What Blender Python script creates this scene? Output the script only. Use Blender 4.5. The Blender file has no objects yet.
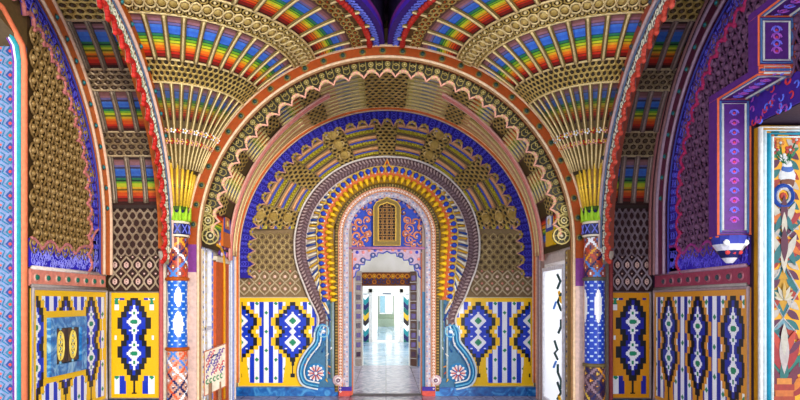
import bpy, math, random
from mathutils import Vector as V
random.seed(7)
C = bpy.context.scene.collection
PI = math.pi
sin, cos, sqrt = math.sin, math.cos, math.sqrt
def rad(a): return a*PI/180

# ------------------------------------------------------------ colours
def lin(c):
    r = []
    for x in c[:3]:
        x = max(0, min(1, x/255))
        r.append(x/12.92 if x <= .04045 else ((x+.055)/1.055)**2.4)
    return (r[0], r[1], r[2], 1.0)
GOLD=(182,154,82); GOLDL=(226,202,142); GOLDD=(112,88,40); OLIVE=(84,72,30); DARK=(44,34,24)
ORANGE=(174,80,6); PINK=(222,160,140); PALE=(226,212,190); RED=(184,40,28); ROSE=(190,90,90)
BLUE=(34,26,160); LBLUE=(112,122,226); NAVY=(20,24,84); SKY=(70,130,214); TEAL=(30,130,140)
YEL=(246,196,20); AMBER=(232,160,30); TBLUE=(8,54,196); BLACK=(14,16,26); WHITE=(240,242,248); GREEN=(20,136,96)
PURPLE=(84,30,130); MAUVE=(140,112,126); LIME=(150,200,30); BROWN=(98,74,46)
RB=[(60,20,14),(126,26,16),(200,40,20),(228,84,18),(244,128,26),(236,180,36),(206,214,44),(120,180,44),(44,130,90),(60,116,214),(56,108,214),(70,124,220),(120,110,170),(160,110,120),(140,92,88),(96,62,56)]
def rb(t):
    q = t*len(RB); i = max(0, min(len(RB)-1, int(q)))
    c = RB[i]
    return c if q % 1 > .22 or i in (10,11,14) else tuple(x*.55 for x in c)
def mix(a, b, t): return tuple(a[i]*(1-t)+b[i]*t for i in range(3))
def jit(c, s=8):
    d = random.uniform(-s, s); return (c[0]+d, c[1]+d, c[2]+d)

# ------------------------------------------------------------ materials (procedural; pattern colour is carried by the mesh)
def make_mat(name, rough=.5, metal=0, wear=.12, scale=30, bump=.15, spec=.5):
    m = bpy.data.materials.new(name); m.use_nodes = True
    nt = m.node_tree; N = nt.nodes; L = nt.links
    b = N['Principled BSDF']
    a = N.new('ShaderNodeVertexColor'); a.layer_name = 'Col'
    tc = N.new('ShaderNodeTexCoord'); no = N.new('ShaderNodeTexNoise')
    no.inputs['Scale'].default_value = scale; no.inputs['Detail'].default_value = 4
    L.new(tc.outputs['Object'], no.inputs['Vector'])
    mr = N.new('ShaderNodeMapRange'); mr.inputs['From Min'].default_value = .3; mr.inputs['From Max'].default_value = .7
    mr.inputs['To Min'].default_value = 1-wear; mr.inputs['To Max'].default_value = 1+wear
    L.new(no.outputs['Fac'], mr.inputs['Value'])
    vm = N.new('ShaderNodeVectorMath'); vm.operation = 'SCALE'
    L.new(a.outputs['Color'], vm.inputs[0]); L.new(mr.outputs['Result'], vm.inputs['Scale'])
    L.new(vm.outputs['Vector'], b.inputs['Base Color'])
    bp = N.new('ShaderNodeBump'); bp.inputs['Strength'].default_value = bump; bp.inputs['Distance'].default_value = .01
    L.new(no.outputs['Fac'], bp.inputs['Height']); L.new(bp.outputs['Normal'], b.inputs['Normal'])
    b.inputs['Roughness'].default_value = rough; b.inputs['Metallic'].default_value = metal
    b.inputs['Specular IOR Level'].default_value = spec
    return m
PLASTER = make_mat('painted_plaster', .6, 0, .14, 24, .25, .3)
TILE = make_mat('glazed_tile', .3, 0, .06, 60, .05, .3)
GILT = make_mat('gilded_stucco', .42, .25, .18, 40, .3, .5)
WOOD = make_mat('painted_wood', .45, 0, .15, 18, .1, .4)
GLASSY = make_mat('coloured_glass', .12, 0, .1, 12, .02, .6)

def marble(name, c0, c1, c2, scale=3, rough=.18, dist=3.0, tile=None):
    m = bpy.data.materials.new(name); m.use_nodes = True
    nt = m.node_tree; N = nt.nodes; L = nt.links; b = N['Principled BSDF']
    tc = N.new('ShaderNodeTexCoord'); no = N.new('ShaderNodeTexNoise')
    no.inputs['Scale'].default_value = scale; no.inputs['Detail'].default_value = 8; no.inputs['Distortion'].default_value = dist
    L.new(tc.outputs['Object'], no.inputs['Vector'])
    cr = N.new('ShaderNodeValToRGB'); e = cr.color_ramp.elements
    e[0].position = .34; e[0].color = lin(c0); e[1].position = .68; e[1].color = lin(c2)
    k = e.new(.5); k.color = lin(c1)
    L.new(no.outputs['Fac'], cr.inputs['Fac'])
    out = cr.outputs['Color']
    if tile:
        br = N.new('ShaderNodeTexBrick'); br.offset = 0; br.inputs['Scale'].default_value = 1
        br.inputs['Brick Width'].default_value = tile; br.inputs['Row Height'].default_value = tile
        br.inputs['Mortar Size'].default_value = .008
        br.inputs['Color1'].default_value = (1,1,1,1); br.inputs['Color2'].default_value = (.86,.86,.86,1); br.inputs['Mortar'].default_value = (.45,.45,.45,1)
        L.new(tc.outputs['Object'], br.inputs['Vector'])
        mx = N.new('ShaderNodeMix'); mx.data_type = 'RGBA'; mx.blend_type = 'MULTIPLY'; mx.inputs['Factor'].default_value = 1
        L.new(out, mx.inputs['A']); L.new(br.outputs['Color'], mx.inputs['B']); out = mx.outputs['Result']
    L.new(out, b.inputs['Base Color']); b.inputs['Roughness'].default_value = rough
    return m
BLUEMARBLE = marble('blue_marble', (2,62,136), (6,100,180), (80,160,216), 3.2, .3, 3)
LIGHTMARBLE = marble('light_blue_marble', (10,80,160), (40,130,200), (150,200,230), 4, .3, 3)
FLOORM = marble('lilac_floor_marble', (140,136,160), (176,172,194), (214,206,222), 5, .22, 2, .6)
FLOORB = marble('pale_blue_floor_marble', (120,160,196), (170,200,226), (214,226,240), 2, .16, 2, 1.2)
FROST = bpy.data.materials.new('frosted_white_glass'); FROST.use_nodes = True
_n = FROST.node_tree.nodes; _l = FROST.node_tree.links; _t = _n.new('ShaderNodeBsdfTranslucent'); _t.inputs['Color'].default_value = (.95,.96,1,1)
_m = _n.new('ShaderNodeMixShader'); _m.inputs['Fac'].default_value = .75
_n['Principled BSDF'].inputs['Base Color'].default_value = (.9,.92,.95,1); _n['Principled BSDF'].inputs['Roughness'].default_value = .3
_l.new(_n['Principled BSDF'].outputs[0], _m.inputs[1]); _l.new(_t.outputs[0], _m.inputs[2]); _l.new(_m.outputs[0], _n['Material Output'].inputs['Surface'])
WHITEP = marble('white_plaster', (226,224,214), (238,236,228), (246,244,240), 2, .8, 0)

# ------------------------------------------------------------ mesh collector
class MB:
    def __init__(s): s.v=[]; s.f=[]; s.c=[]
    def face(s, pts, col):
        n = len(s.v); s.v.extend([tuple(p) for p in pts]); s.f.append(tuple(range(n, n+len(pts)))); s.c.append(col)
    def box(s, a, b, col):
        x0,y0,z0 = a; x1,y1,z1 = b
        s.hexa([(x0,y0,z0),(x1,y0,z0),(x1,y1,z0),(x0,y1,z0),(x0,y0,z1),(x1,y0,z1),(x1,y1,z1),(x0,y1,z1)], col)
    def hexa(s, p, col):
        n = len(s.v); s.v.extend([tuple(q) for q in p])
        for q in ((0,3,2,1),(4,5,6,7),(0,1,5,4),(1,2,6,5),(2,3,7,6),(3,0,4,7)):
            s.f.append(tuple(n+i for i in q)); s.c.append(col)
    def grid(s, fn, us, vs, colf):
        n = len(s.v); nu = len(us); nv = len(vs)
        for v in vs:
            for u in us: s.v.append(tuple(fn(u, v)))
        for j in range(nv-1):
            for i in range(nu-1):
                a = n+j*nu+i
                s.f.append((a, a+1, a+1+nu, a+nu)); s.c.append(colf((us[i]+us[i+1])/2, (vs[j]+vs[j+1])/2) if callable(colf) else colf)
    def tube(s, path, r, col, n=5, closed=False, cap=True):
        path = [V(p) for p in path]; m = len(path)
        if m < 2: return
        up = None; rings = []
        for i in range(m):
            if closed: t = path[(i+1)%m]-path[i-1]
            else: t = path[min(i+1,m-1)]-path[max(i-1,0)]
            if t.length < 1e-9: t = V((0,0,1))
            t.normalize()
            if up is None:
                up = V((0,1,0)) if abs(t.y) < .9 else V((1,0,0))
            up = (up - t*up.dot(t))
            if up.length < 1e-6: up = t.orthogonal()
            up.normalize(); w = t.cross(up)
            rr = r(i/(m-1)) if callable(r) else r
            rings.append([path[i]+(up*cos(2*PI*k/n)+w*sin(2*PI*k/n))*rr for k in range(n)])
        base = len(s.v)
        for R in rings: s.v.extend([tuple(p) for p in R])
        for i in range(m if closed else m-1):
            a = base+i*n; b = base+((i+1)%m)*n
            cc = col(i/(m-1)) if callable(col) else col
            for k in range(n):
                s.f.append((a+k, a+(k+1)%n, b+(k+1)%n, b+k)); s.c.append(cc)
        if cap and not closed:
            cc = col(0) if callable(col) else col
            s.f.append(tuple(base+k for k in range(n))[::-1]); s.c.append(cc)
            s.f.append(tuple(base+(m-1)*n+k for k in range(n))); s.c.append(cc)
    def lathe(s, cx, cy, prof, n=24, colf=None):        # prof: (r, z, colour or function(k))
        base = len(s.v)
        for (r, z, c) in prof:
            for k in range(n): s.v.append((cx+r*cos(2*PI*k/n), cy+r*sin(2*PI*k/n), z))
        for j in range(len(prof)-1):
            for k in range(n):
                a = base+j*n+k; b = base+j*n+(k+1)%n
                s.f.append((a, b, b+n, a+n)); c = prof[j][2]; s.c.append(c(k, j) if callable(c) else c)
    def blob(s, p, nrm, r, col, h=None, n=6):           # low dome standing on a surface
        p = V(p); nrm = V(nrm).normalized(); h = r if h is None else h
        a = nrm.orthogonal().normalized(); b = nrm.cross(a)
        base = len(s.v)
        for (q, hh) in ((1, 0), (.8, .62)):
            for k in range(n):
                t = 2*PI*k/n; s.v.append(tuple(p+(a*cos(t)+b*sin(t))*r*q+nrm*h*hh))
        s.v.append(tuple(p+nrm*h))
        for k in range(n):
            k2 = (k+1)%n
            s.f.append((base+k, base+k2, base+n+k2, base+n+k)); s.c.append(col)
            s.f.append((base+n+k, base+n+k2, base+2*n)); s.c.append(col)
    def build(s, name, mat, parent=None, smooth=False):
        me = bpy.data.meshes.new(name); me.from_pydata(s.v, [], s.f); me.materials.append(mat)
        at = me.color_attributes.new('Col', 'FLOAT_COLOR', 'CORNER')
        buf = []; cache = {}
        for f, c in zip(s.f, s.c):
            k = (int(c[0]), int(c[1]), int(c[2]))
            if k not in cache: cache[k] = lin(k)
            buf.extend(cache[k]*len(f))
        at.data.foreach_set('color', buf)
        if smooth: me.polygons.foreach_set('use_smooth', [True]*len(me.polygons))
        me.update()
        o = bpy.data.objects.new(name, me); C.objects.link(o)
        if parent:
            o.parent = parent
            o.matrix_parent_inverse = parent.matrix_basis.inverted()
        return o
def thing(name, label, cat, loc=(0,0,0), group=None):
    o = bpy.data.objects.new(name, None); C.objects.link(o); o.location = loc
    o.empty_display_size = .1
    return tag(o, label, cat, group)
def tag(o, label, cat, group=None, kind=None):
    o['label'] = label; o['category'] = cat
    if group: o['group'] = group
    if kind: o['kind'] = kind
    return o
def struct(o, label=None, cat=None):
    o['kind'] = 'structure'
    if label: o['label'] = label
    if cat: o['category'] = cat
    return o
def lsp(a, b, n): return [a+(b-a)*i/(n-1) for i in range(n)]

# a surface S(u,v) -> (point, normal).  relief helpers
def s_loop(mb, S, u, v, ru, rv, r, col, n=8, h=0, shape=0):
    pts = []
    for k in range(n):
        t = 2*PI*k/n+PI/2
        a, b = cos(t), sin(t)
        if shape: a *= (1-.35*abs(b))
        p, q = S(u+ru*a, v+rv*b); pts.append(V(p)+V(q)*h)
    mb.tube(pts, r, col, 4, True)
def s_line(mb, S, uv, r, col, h=0, n=5):
    pts = []
    for (u, v) in uv:
        p, q = S(u, v); pts.append(V(p)+V(q)*h)
    mb.tube(pts, r, col, n)
def s_blob(mb, S, u, v, r, col, h=None, n=6):
    p, q = S(u, v); mb.blob(p, q, r, col, h, n)
def honey(mb, S, u0, u1, v0, v1, nu, nv, r, col, dot=None, dotr=.01, fill=.62, shape=0, n=7, rows=None, h=0):
    du = (u1-u0)/nu; dv = (v1-v0)/nv
    for j in range(nv):
        off = .5 if j % 2 else 0
        for i in range(nu+(0 if j % 2 else 1)):
            u = u0+(i+off)*du; v = v0+(j+.5)*dv
            if u-du*.4 < min(u0, u1)-du*.5 or u > max(u0, u1)+1e-6: continue
            c = jit(col, 14)
            s_loop(mb, S, u, v, du*fill, dv*fill*1.15, r, c, n, h, shape)
            if dot: s_blob(mb, S, u, v, dotr, jit(dot, 14), dotr*1.2, 5)

# ------------------------------------------------------------ main dimensions (metres; camera eye 1.6 m up, looking along +Y)
F = 600.0; EX, EY, EZ = 386.0, 302.0, 1.6
def at(px, py, Y): return ((px-EX)*Y/F, Y, EZ+(EY-py)*Y/F)
YA = 7.8       # plane of the columns
YB = 7.95      # end wall of the side aisles
YN = 10.0      # front edge of the niche
YW = 10.3      # wall with the horseshoe portal
ZC = 2.35      # springing
RA = 2.53      # radius of the bay
XF = 2.69      # fan axis
XL, XR = -3.68, 3.53

# ============================================================ paths for arches
def arc_path(R, zc, th0, th1, n, leg0=None, leg1=None):
    P = []
    if leg0 is not None:
        for z in lsp(leg0, zc, 14)[:-1]: P.append((R*cos(th0), z, cos(th0), 0.0))
    for t in lsp(th0, th1, n): P.append((R*cos(t), zc+R*sin(t), cos(t), sin(t)))
    if leg1 is not None:
        for z in lsp(zc, leg1, 14)[1:]: P.append((R*cos(th1), z, cos(th1), 0.0))
    return P
def catmull(pts, k=8):
    out = []
    for i in range(len(pts)-1):
        p0 = pts[max(i-1,0)]; p1 = pts[i]; p2 = pts[i+1]; p3 = pts[min(i+2,len(pts)-1)]
        for j in range(k):
            t = j/k
            out.append(tuple(.5*((2*p1[d])+(-p0[d]+p2[d])*t+(2*p0[d]-5*p1[d]+4*p2[d]-p3[d])*t*t+(-p0[d]+3*p1[d]-3*p2[d]+p3[d])*t**3) for d in range(2)))
    out.append(tuple(pts[-1])); return out
def poly_path(pts, flip=1):
    P = []
    for i, p in enumerate(pts):
        a = pts[max(i-1,0)]; b = pts[min(i+1,len(pts)-1)]
        tx, tz = b[0]-a[0], b[1]-a[1]; l = math.hypot(tx, tz) or 1
        P.append((p[0], p[1], -tz/l*flip, tx/l*flip))
    return P
def resample(P, step):
    out = []; acc = 0; nxt = 0
    for i in range(len(P)-1):
        a, b = P[i], P[i+1]; l = math.hypot(b[0]-a[0], b[1]-a[1])
        while nxt <= acc+l+1e-9 and l > 0:
            t = (nxt-acc)/l; q = [a[d]*(1-t)+b[d]*t for d in range(4)]
            m = math.hypot(q[2], q[3]) or 1; out.append((q[0], q[1], q[2]/m, q[3]/m)); nxt += step
        acc += l
    return out
def length(P): return sum(math.hypot(P[i+1][0]-P[i][0], P[i+1][1]-P[i][1]) for i in range(len(P)-1))
def strip(mb, Fr, P, o0, o1, d0, d1, col):      # rectangular moulding along a path: offsets o0..o1, from depth d0 to face depth d1
    n = len(mb.v); k = 0
    for (a, z, na, nz) in P:
        for (o, d) in ((o0,d0),(o0,d1),(o1,d1),(o1,d0)):
            mb.v.append(tuple(Fr(a+na*o, z+nz*o, d)))
    for i in range(len(P)-1):
        A = n+i*4; B = A+4
        for q in range(3):
            mb.f.append((A+q, A+q+1, B+q+1, B+q)); mb.c.append(col(i) if callable(col) else col)
def roll(mb, Fr, P, o, d, r, col, n=6):
    mb.tube([Fr(a+na*o, z+nz*o, d) for (a,z,na,nz) in P], r, col, n)

def lace(mb, Fr, P, o0, o1, amp, period, d, col, edge, er, trace, loops=2, lr=.006, dot=None, pointed=False, thick=.03):
    # scalloped fringe: offsets o0 (outer) to o1-amp*lobe (inner), edge roll along the scallops and a tracery of loops on its face
    step = period/10; Q = resample(P, step); m = len(Q)
    def inner(i):
        ph = (i % 10)/10
        w = 1-sin(PI*ph)**.8 if not pointed else sin(PI*ph)
        return o1-amp*w
    n = len(mb.v)
    for i, (a,z,na,nz) in enumerate(Q):
        oi = inner(i)
        for t in (0, .34, .67, 1):
            o = o0+(oi-o0)*t; mb.v.append(tuple(Fr(a+na*o, z+nz*o, d)))
        mb.v.append(tuple(Fr(a+na*oi, z+nz*oi, d-thick)))
    for i in range(m-1):
        A = n+i*5; B = A+5
        for q in range(4): mb.f.append((A+q, A+q+1, B+q+1, B+q)); mb.c.append(col)
    eb = [Fr(a+na*inner(i), z+nz*inner(i), d) for i,(a,z,na,nz) in enumerate(Q)]
    W = abs(o1-o0)
    for i in range(5, m, 10):
        a,z,na,nz = Q[i]; ta, tz = -nz, na
        for k in range(loops):
            o = o0+(o1-amp*.35-o0)*((k+.5)/loops); rr = min(period*.36, W/loops*.5)
            ctr = (a+na*o, z+nz*o)
            pts = []
            for j in range(8):
                t = 2*PI*j/8; pts.append(Fr(ctr[0]+(na*cos(t)+ta*sin(t))*rr, ctr[1]+(nz*cos(t)+tz*sin(t))*rr, d+.004))
            mb.tube(pts, lr, jit(trace, 12), 4, True)
            for j in range(5):
                t = 2*PI*j/5+k; 
                mb.tube([Fr(ctr[0], ctr[1], d+.006), Fr(ctr[0]+(na*cos(t)+ta*sin(t))*rr*.8, ctr[1]+(nz*cos(t)+tz*sin(t))*rr*.8, d+.004)], lr*.8, jit(trace,12), 3)
            if dot:
                p0 = V(Fr(ctr[0], ctr[1], d)); p1 = V(Fr(ctr[0], ctr[1], d+1)); mb.blob(p0, p1-p0, rr*.34, dot, rr*.4, 6)
        if i+5 < m:
            a,z,na,nz = Q[i+5]
            for k in range(loops):
                o = o0+(o1-o0)*((k+.2)/loops); rr = period*.2
                pts = [Fr(a+na*(o+rr*cos(2*PI*j/6)), z+nz*(o+rr*cos(2*PI*j/6))+0, d+.004) if False else Fr(a+na*(o+rr*cos(2*PI*j/6))-nz*rr*sin(2*PI*j/6), z+nz*(o+rr*cos(2*PI*j/6))+na*rr*sin(2*PI*j/6), d+.004) for j in range(6)]
                mb.tube(pts, lr, jit(trace, 12), 4, True)
    return eb
def studs(parent, Fr, P, o, d, period, r, base, boss, mat=GILT):
    for (a,z,na,nz) in resample(P, period)[1:]:
        s = MB(); c = V(Fr(a+na*o, z+nz*o, d)); nn = (V(Fr(a+na*o, z+nz*o, d+1))-c).normalized()
        s.blob(c, nn, r*1.15, base, r*.35, 10); s.blob(c+nn*r*.2, nn, r*.72, boss, r*.7, 8)
        s.build('stud', mat, parent)

# ============================================================ SHELL
def cellwall(name, boxes, mat, col=(200,190,170), label=None, cat=None):
    m = MB()
    for a, b in boxes: m.box(a, b, col)
    return struct(m.build(name, mat), label, cat)
struct(cellwall('floor', [((-4.4,-4,-.1),(4.4,15.15,0))], FLOORM))
cellwall('floor', [((-3.2,15.15,-.1),(3.2,41,0))], FLOORB)
STUC = (120,96,66)
# niche wall with the door opening (opening 1.14 m wide, 2.44 m high)
cellwall('wall_back', [((-2.8,YW,0),(-.62,10.7,5.4)), ((.64,YW,0),(2.8,10.7,5.4)), ((-.62,YW,2.5),(.64,10.7,5.4))], PLASTER, (132,108,74))
cellwall('wall_aisle_left', [((-4.3,YB,0),(-2.6,8.1,5.4))], PLASTER, (60,42,34))
cellwall('wall_aisle_right', [((2.6,YB,0),(4.3,8.1,5.4))], PLASTER, (62,44,46))
# side walls of the bay between columns and niche, with an opening each
def baywall(side, oy0, oy1, oz):
    x0, x1 = sorted((side*2.56, side*2.86))
    return [((x0,8.1,0),(x1,oy0,ZC+.15)), ((x0,oy1,0),(x1,10.7,ZC+.15)), ((x0,oy0,oz),(x1,oy1,ZC+.15))]
cellwall('wall_bay_left', baywall(-1, 8.16, 8.86, 2.42), PLASTER, (206,196,190))
cellwall('wall_bay_right', baywall(1, 8.5, 9.68, 2.2), PLASTER, (206,196,190))
# left wall: solid from the aisle end to the arched opening, then the deep reveal
cellwall('wall_left', [((-4.3,6.15,0),(XL,YB,5.4))], PLASTER, (66,48,24))
cellwall('wall_right', [((XR,5.79,0),(4.3,YB,5.4)), ((XR,2.8,3.29),(4.3,5.79,5.4))], PLASTER, (44,24,48))  # dark purple tint: the right wall's shade put into its colour
cellwall('ceiling', [((-4.3,-1,5.4),(4.2,8.1,5.5))], PLASTER, (52,26,56))
cellwall('ceiling', [((-2.9,8.1,5.3),(2.9,10.7,5.4))], PLASTER, (90,70,40))

# ============================================================ FAN VAULTS
RF = 2.6
def fanS(side):
    def S(phi, al):
        r = XF-RF*cos(al); z = ZC+RF*sin(al)
        c, s = cos(phi), sin(phi)
        return V((side*(XF-r*c), YA-r*s, z)), V((-side*c*cos(al)*-1 if False else -side*c*cos(al), -s*cos(al), -sin(al)))
    return S
def fan_col(phi, al):
    a = al*180/PI
    if a < 27: return (60,50,26)
    if a < 34: return (96,78,50)
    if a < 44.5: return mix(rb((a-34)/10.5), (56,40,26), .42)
    if a < 50: return (64,50,24)
    if a < 62.5: return rb((a-50)/12.5)
    if a < 69: return (70,54,24)
    if a < 80: return rb((a-69)/11)
    if a < 85.5: return (96,66,30)
    return (54,24,120)
PH0, PH1 = rad(-3), rad(93)
NR = 12
def fan(side, label):
    t = thing('fan_vault', label, 'vault', (side*XF, YA, 3.3), 'fan vaults over the two columns')
    S = fanS(side)
    m = MB(); als = [rad(20+.2*i) for i in range(349)]
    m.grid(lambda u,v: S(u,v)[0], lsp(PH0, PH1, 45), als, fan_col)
    # upper lip rising to the dark ceiling
    edge = [S(p, rad(89.5))[0] for p in lsp(PH0, PH1, 45)]
    for i in range(len(edge)-1):
        a, b = edge[i], edge[i+1]
        for (h0, h1, c) in ((0,.07,(70,36,170)),(.07,.12,(120,40,130)),(.12,.46,(30,16,50))):
            m.face([a+V((0,0,h0)), b+V((0,0,h0)), b+V((0,0,h1)), a+V((0,0,h1))], c)
    m.build('vault_surface', PLASTER, t, True)
    dphi = (PH1-PH0)/NR
    for i in range(NR+1):
        p = PH0+i*dphi
        for (a0, a1, w) in ((21,44.2,.011),(50.3,62.3,.015),(69.4,80,.016),(83,87,.016)):
            r = MB()
            al = [rad(x) for x in lsp(a0, a1, 12)]
            def off(a): return (.014+.008*(a-21)/60)/(XF-RF*cos(rad(a)))
            for sg, cc in ((-1, (120,98,48)), (1, (120,98,48))):
                s_line(r, S, [(p+sg*off(x*180/PI), x) for x in al], w*.8, cc, .012, 5)
            s_line(r, S, [(p, x) for x in al], w*.95, GOLDL, .024, 5)
            r.build('rib', GILT, t, True)
    # flowers low on the ribs
    for i in range(NR*2):
        p = PH0+(i+.5)*dphi/2; a = rad(28.5 if i % 2 else 31.5)
        m = MB(); s_blob(m, S, p, a, .014, (240,200,60), .045, 5)
        for k in range(5):
            tt = 2*PI*k/5; q, nn = S(p, a); rr = .026
            m.blob(q+V((cos(tt)*rr*(1 if side else 1), 0, sin(tt)*rr))+nn*.02, nn, .014, (PINK if i % 3 else RED) if i % 4 else WHITE, .014, 5)
        m.build('flower', PLASTER, t)
    m = MB()
    honey(m, S, PH0, PH1, rad(44.4), rad(50.2), 24, 4, .0095, GOLD, DARK, .012, .5)  # dark dots in the cells: crevice shade put into the colour
    for a in (44.2, 50.4): s_line(m, S, [(p, rad(a)) for p in lsp(PH0, PH1, 50)], .012, GOLDL, .01)
    m.build('honeycomb_band', GILT, t)
    m = MB()
    for i in range(NR*2+1):
        p = PH0+i*dphi/2
        s_blob(m, S, p, rad(65.8), .052, jit(GOLD,12), .05, 8)
        s_loop(m, S, p, rad(65.8), dphi*.25, rad(1.5), .012, GOLDL, 8, .03)
        for a in (63.6, 68.0):
            s_loop(m, S, p+dphi/4, rad(a), dphi*.2, rad(.9), .011, jit(GOLD,12), 7, .01); s_blob(m, S, p+dphi/4, rad(a), .02, GOLDL, .03, 6)
    for a in (62.5, 69.1): s_line(m, S, [(p, rad(a)) for p in lsp(PH0, PH1, 50)], .014, GOLDL, .01)
    m.build('bead_band', GILT, t, True)
    m = MB(); honey(m, S, PH0, PH1, rad(80.3), rad(83), 34, 2, .01, GOLD, ORANGE, .014, .5)
    m.build('honeycomb_band', GILT, t)
    m = MB()
    for i in range(61):
        p = PH0+(PH1-PH0)*i/60
        s_blob(m, S, p, rad(85.3), .042, jit(RED,10), .05, 6)
        s_loop(m, S, p, rad(87.2), rad(.6), rad(.8), .01, LBLUE, 6, .01)
    m.build('scalloped_edge', PLASTER, t, True)
    return t
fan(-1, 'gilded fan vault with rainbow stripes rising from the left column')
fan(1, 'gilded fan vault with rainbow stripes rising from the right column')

# ============================================================ COLUMNS
def column(side, label):
    x, y = side*XF, YA-.06
    t = thing('column', label, 'column', (x, y, 0), 'columns carrying the fan vaults')
    z = lambda py: EZ+(EY-py)*(YA-.1)/F
    # gilded fluted cone
    m = MB(); m.lathe(x, y, [(.125, z(207), (120,84,10)), (.215, z(170), (150,110,20)), (.26, z(160), GOLD), (.20, z(154), GOLD)], 32)
    for k in range(20):
        a = 2*PI*k/20
        m.tube([(x+(.135+.095*q)*cos(a), y+(.135+.095*q)*sin(a), z(207)+(z(168)-z(207))*q) for q in (0,.5,1)], .018, (246,204,60), 6)
        m.blob((x+.222*cos(a), y+.222*sin(a), z(167)), (cos(a), sin(a), 0), .022, (236,200,90), .03)
    for q in (.45, .5): m.lathe(x, y, [(.148+.085*q, z(207)+(z(168)-z(207))*q, OLIVE), (.148+.085*q, z(207)+(z(168)-z(207))*(q+.03), OLIVE)], 32)
    m.build('fluted_cone', GILT, t, True)
    m = MB(); m.lathe(x, y, [(.14, z(222), LIME), (.15, z(219), LIME), (.135, z(212), (60,90,20)), (.13, z(206), OLIVE)], 32)
    for k in range(12):
        a = 2*PI*k/12
        m.tube([(x+.145*cos(a), y+.145*sin(a), z(221)), (x+.16*cos(a), y+.16*sin(a), z(213)), (x+.175*cos(a), y+.175*sin(a), z(207))], lambda q: .026*(1-q)+.005, (170,214,50), 5)
        a += PI/12; m.blob((x+.14*cos(a), y+.14*sin(a), z(212)), (cos(a), sin(a), 0), .022, NAVY, .02)
    m.build('leaf_ring', PLASTER, t, True)
    m = MB(); m.lathe(x, y, [(.15, z(237), PALE), (.15, z(235), NAVY), (.15, z(224), PALE), (.155, z(222), PALE), (.13, z(221), PALE)], 32)
    for k in range(10):
        a = 2*PI*k/10
        for sg in (-1, 1):
            m.tube([(x+.152*cos(a+q*sg*.22), y+.152*sin(a+q*sg*.22), z(233.5)+(z(225)-z(233.5))*(q+1)/2) for q in (-1,0,1)], .008, LBLUE, 4)
    m.build('collar', TILE, t)
    def ribbon(z0, z1, name, cols, bg):
        m = MB(); nz = int((z1-z0)/.012); n = 40; base = len(m.v)
        for j in range(nz+1):
            for k in range(n): m.v.append((x+.132*cos(2*PI*k/n), y+.132*sin(2*PI*k/n), z0+(z1-z0)*j/nz))
        for j in range(nz):
            for k in range(n):
                a = base+j*n+k; b = base+j*n+(k+1)%n; m.f.append((a, b, b+n, a+n))
                u = k/n*5; v = (z0+(z1-z0)*j/nz)/.17
                p, q = (u+v) % 1, (u-v) % 1
                over = (int(v*2)+int(u*2)) % 2
                if p < .26 and (over or q > .26): c = cols[int(u+v) % len(cols)]
                elif q < .26: c = cols[(int(u-v)+2) % len(cols)]
                elif .5 < p < .76 and .5 < q < .76: c = cols[(int(v)+1) % len(cols)]
                else: c = bg
                m.c.append(c)
        m.build(name, TILE, t)
    def ring(zz, c): 
        m = MB(); m.lathe(x, y, [(.128,zz-.025,c),(.15,zz-.015,c),(.15,zz+.015,c),(.128,zz+.025,c)], 28); m.build('ring', PLASTER, t, True)
    cols = [SKY, (200,70,40), WHITE, AMBER, NAVY]
    ribbon(z(277), z(238), 'braided_shaft', cols, (150,70,60)); ring(z(279), ORANGE if side < 0 else (90,90,80))
    zb = 347 if side < 0 else 363
    m = MB(); z0_, z1_ = z(zb), z(281); n = 56; nz = 90
    loz = ((.0 if side > 0 else .5, 306, .055, 17),) if side > 0 else ((.35,297,.05,10),(.35,324,.07,13))
    for j in range(nz+1):
        for k in range(n): m.v.append((x+.125*cos(2*PI*k/n), y+.125*sin(2*PI*k/n), z0_+(z1_-z0_)*j/nz))
    for j in range(nz):
        for k in range(n):
            a = j*n+k; b = j*n+(k+1)%n; m.f.append((a, b, b+n, a+n))
            zz = z0_+(z1_-z0_)*(j+.5)/nz; c = (24,100,206) if side < 0 else (20,64,186)
            for (off, py, w_, h_) in loz:
                for q in range(4):
                    da = (2*PI*k/n-(-PI/2+off+q*PI/2)+PI) % (2*PI)-PI
                    e = abs(da)*.125/w_; f = abs(zz-z(py))/(h_*(YA-.1)/F)
                    if e**1.6+f**1.6 < 1: c = WHITE
            if c is not WHITE:
                g = (k*.5/3.5+ (int(zz/.05) % 2)*.5) % 1
                if g < .3 and (zz % .05) < .02: c = (190,216,244)
            m.c.append(c)
    m.build('blue_shaft', TILE, t, True)
    ring(z(zb+2), ORANGE if side < 0 else (110,96,60))
    ribbon(.18, z(zb+4), 'braided_shaft', [WHITE, SKY, (220,90,50), NAVY] if side < 0 else [AMBER, (210,180,60), MAUVE, NAVY], (200,150,130) if side < 0 else (70,40,60))
    m = MB(); m.lathe(x, y, [(.2,0,PALE),(.2,.08,PALE),(.16,.12,PALE),(.17,.16,PALE),(.13,.18,PALE)], 28); m.build('base', PLASTER, t, True)
column(-1, 'left column with gilded fluted cone and blue spotted shaft with white lozenges')
column(1, 'right column with gilded fluted cone and deep blue shaft over yellow lattice')

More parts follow.
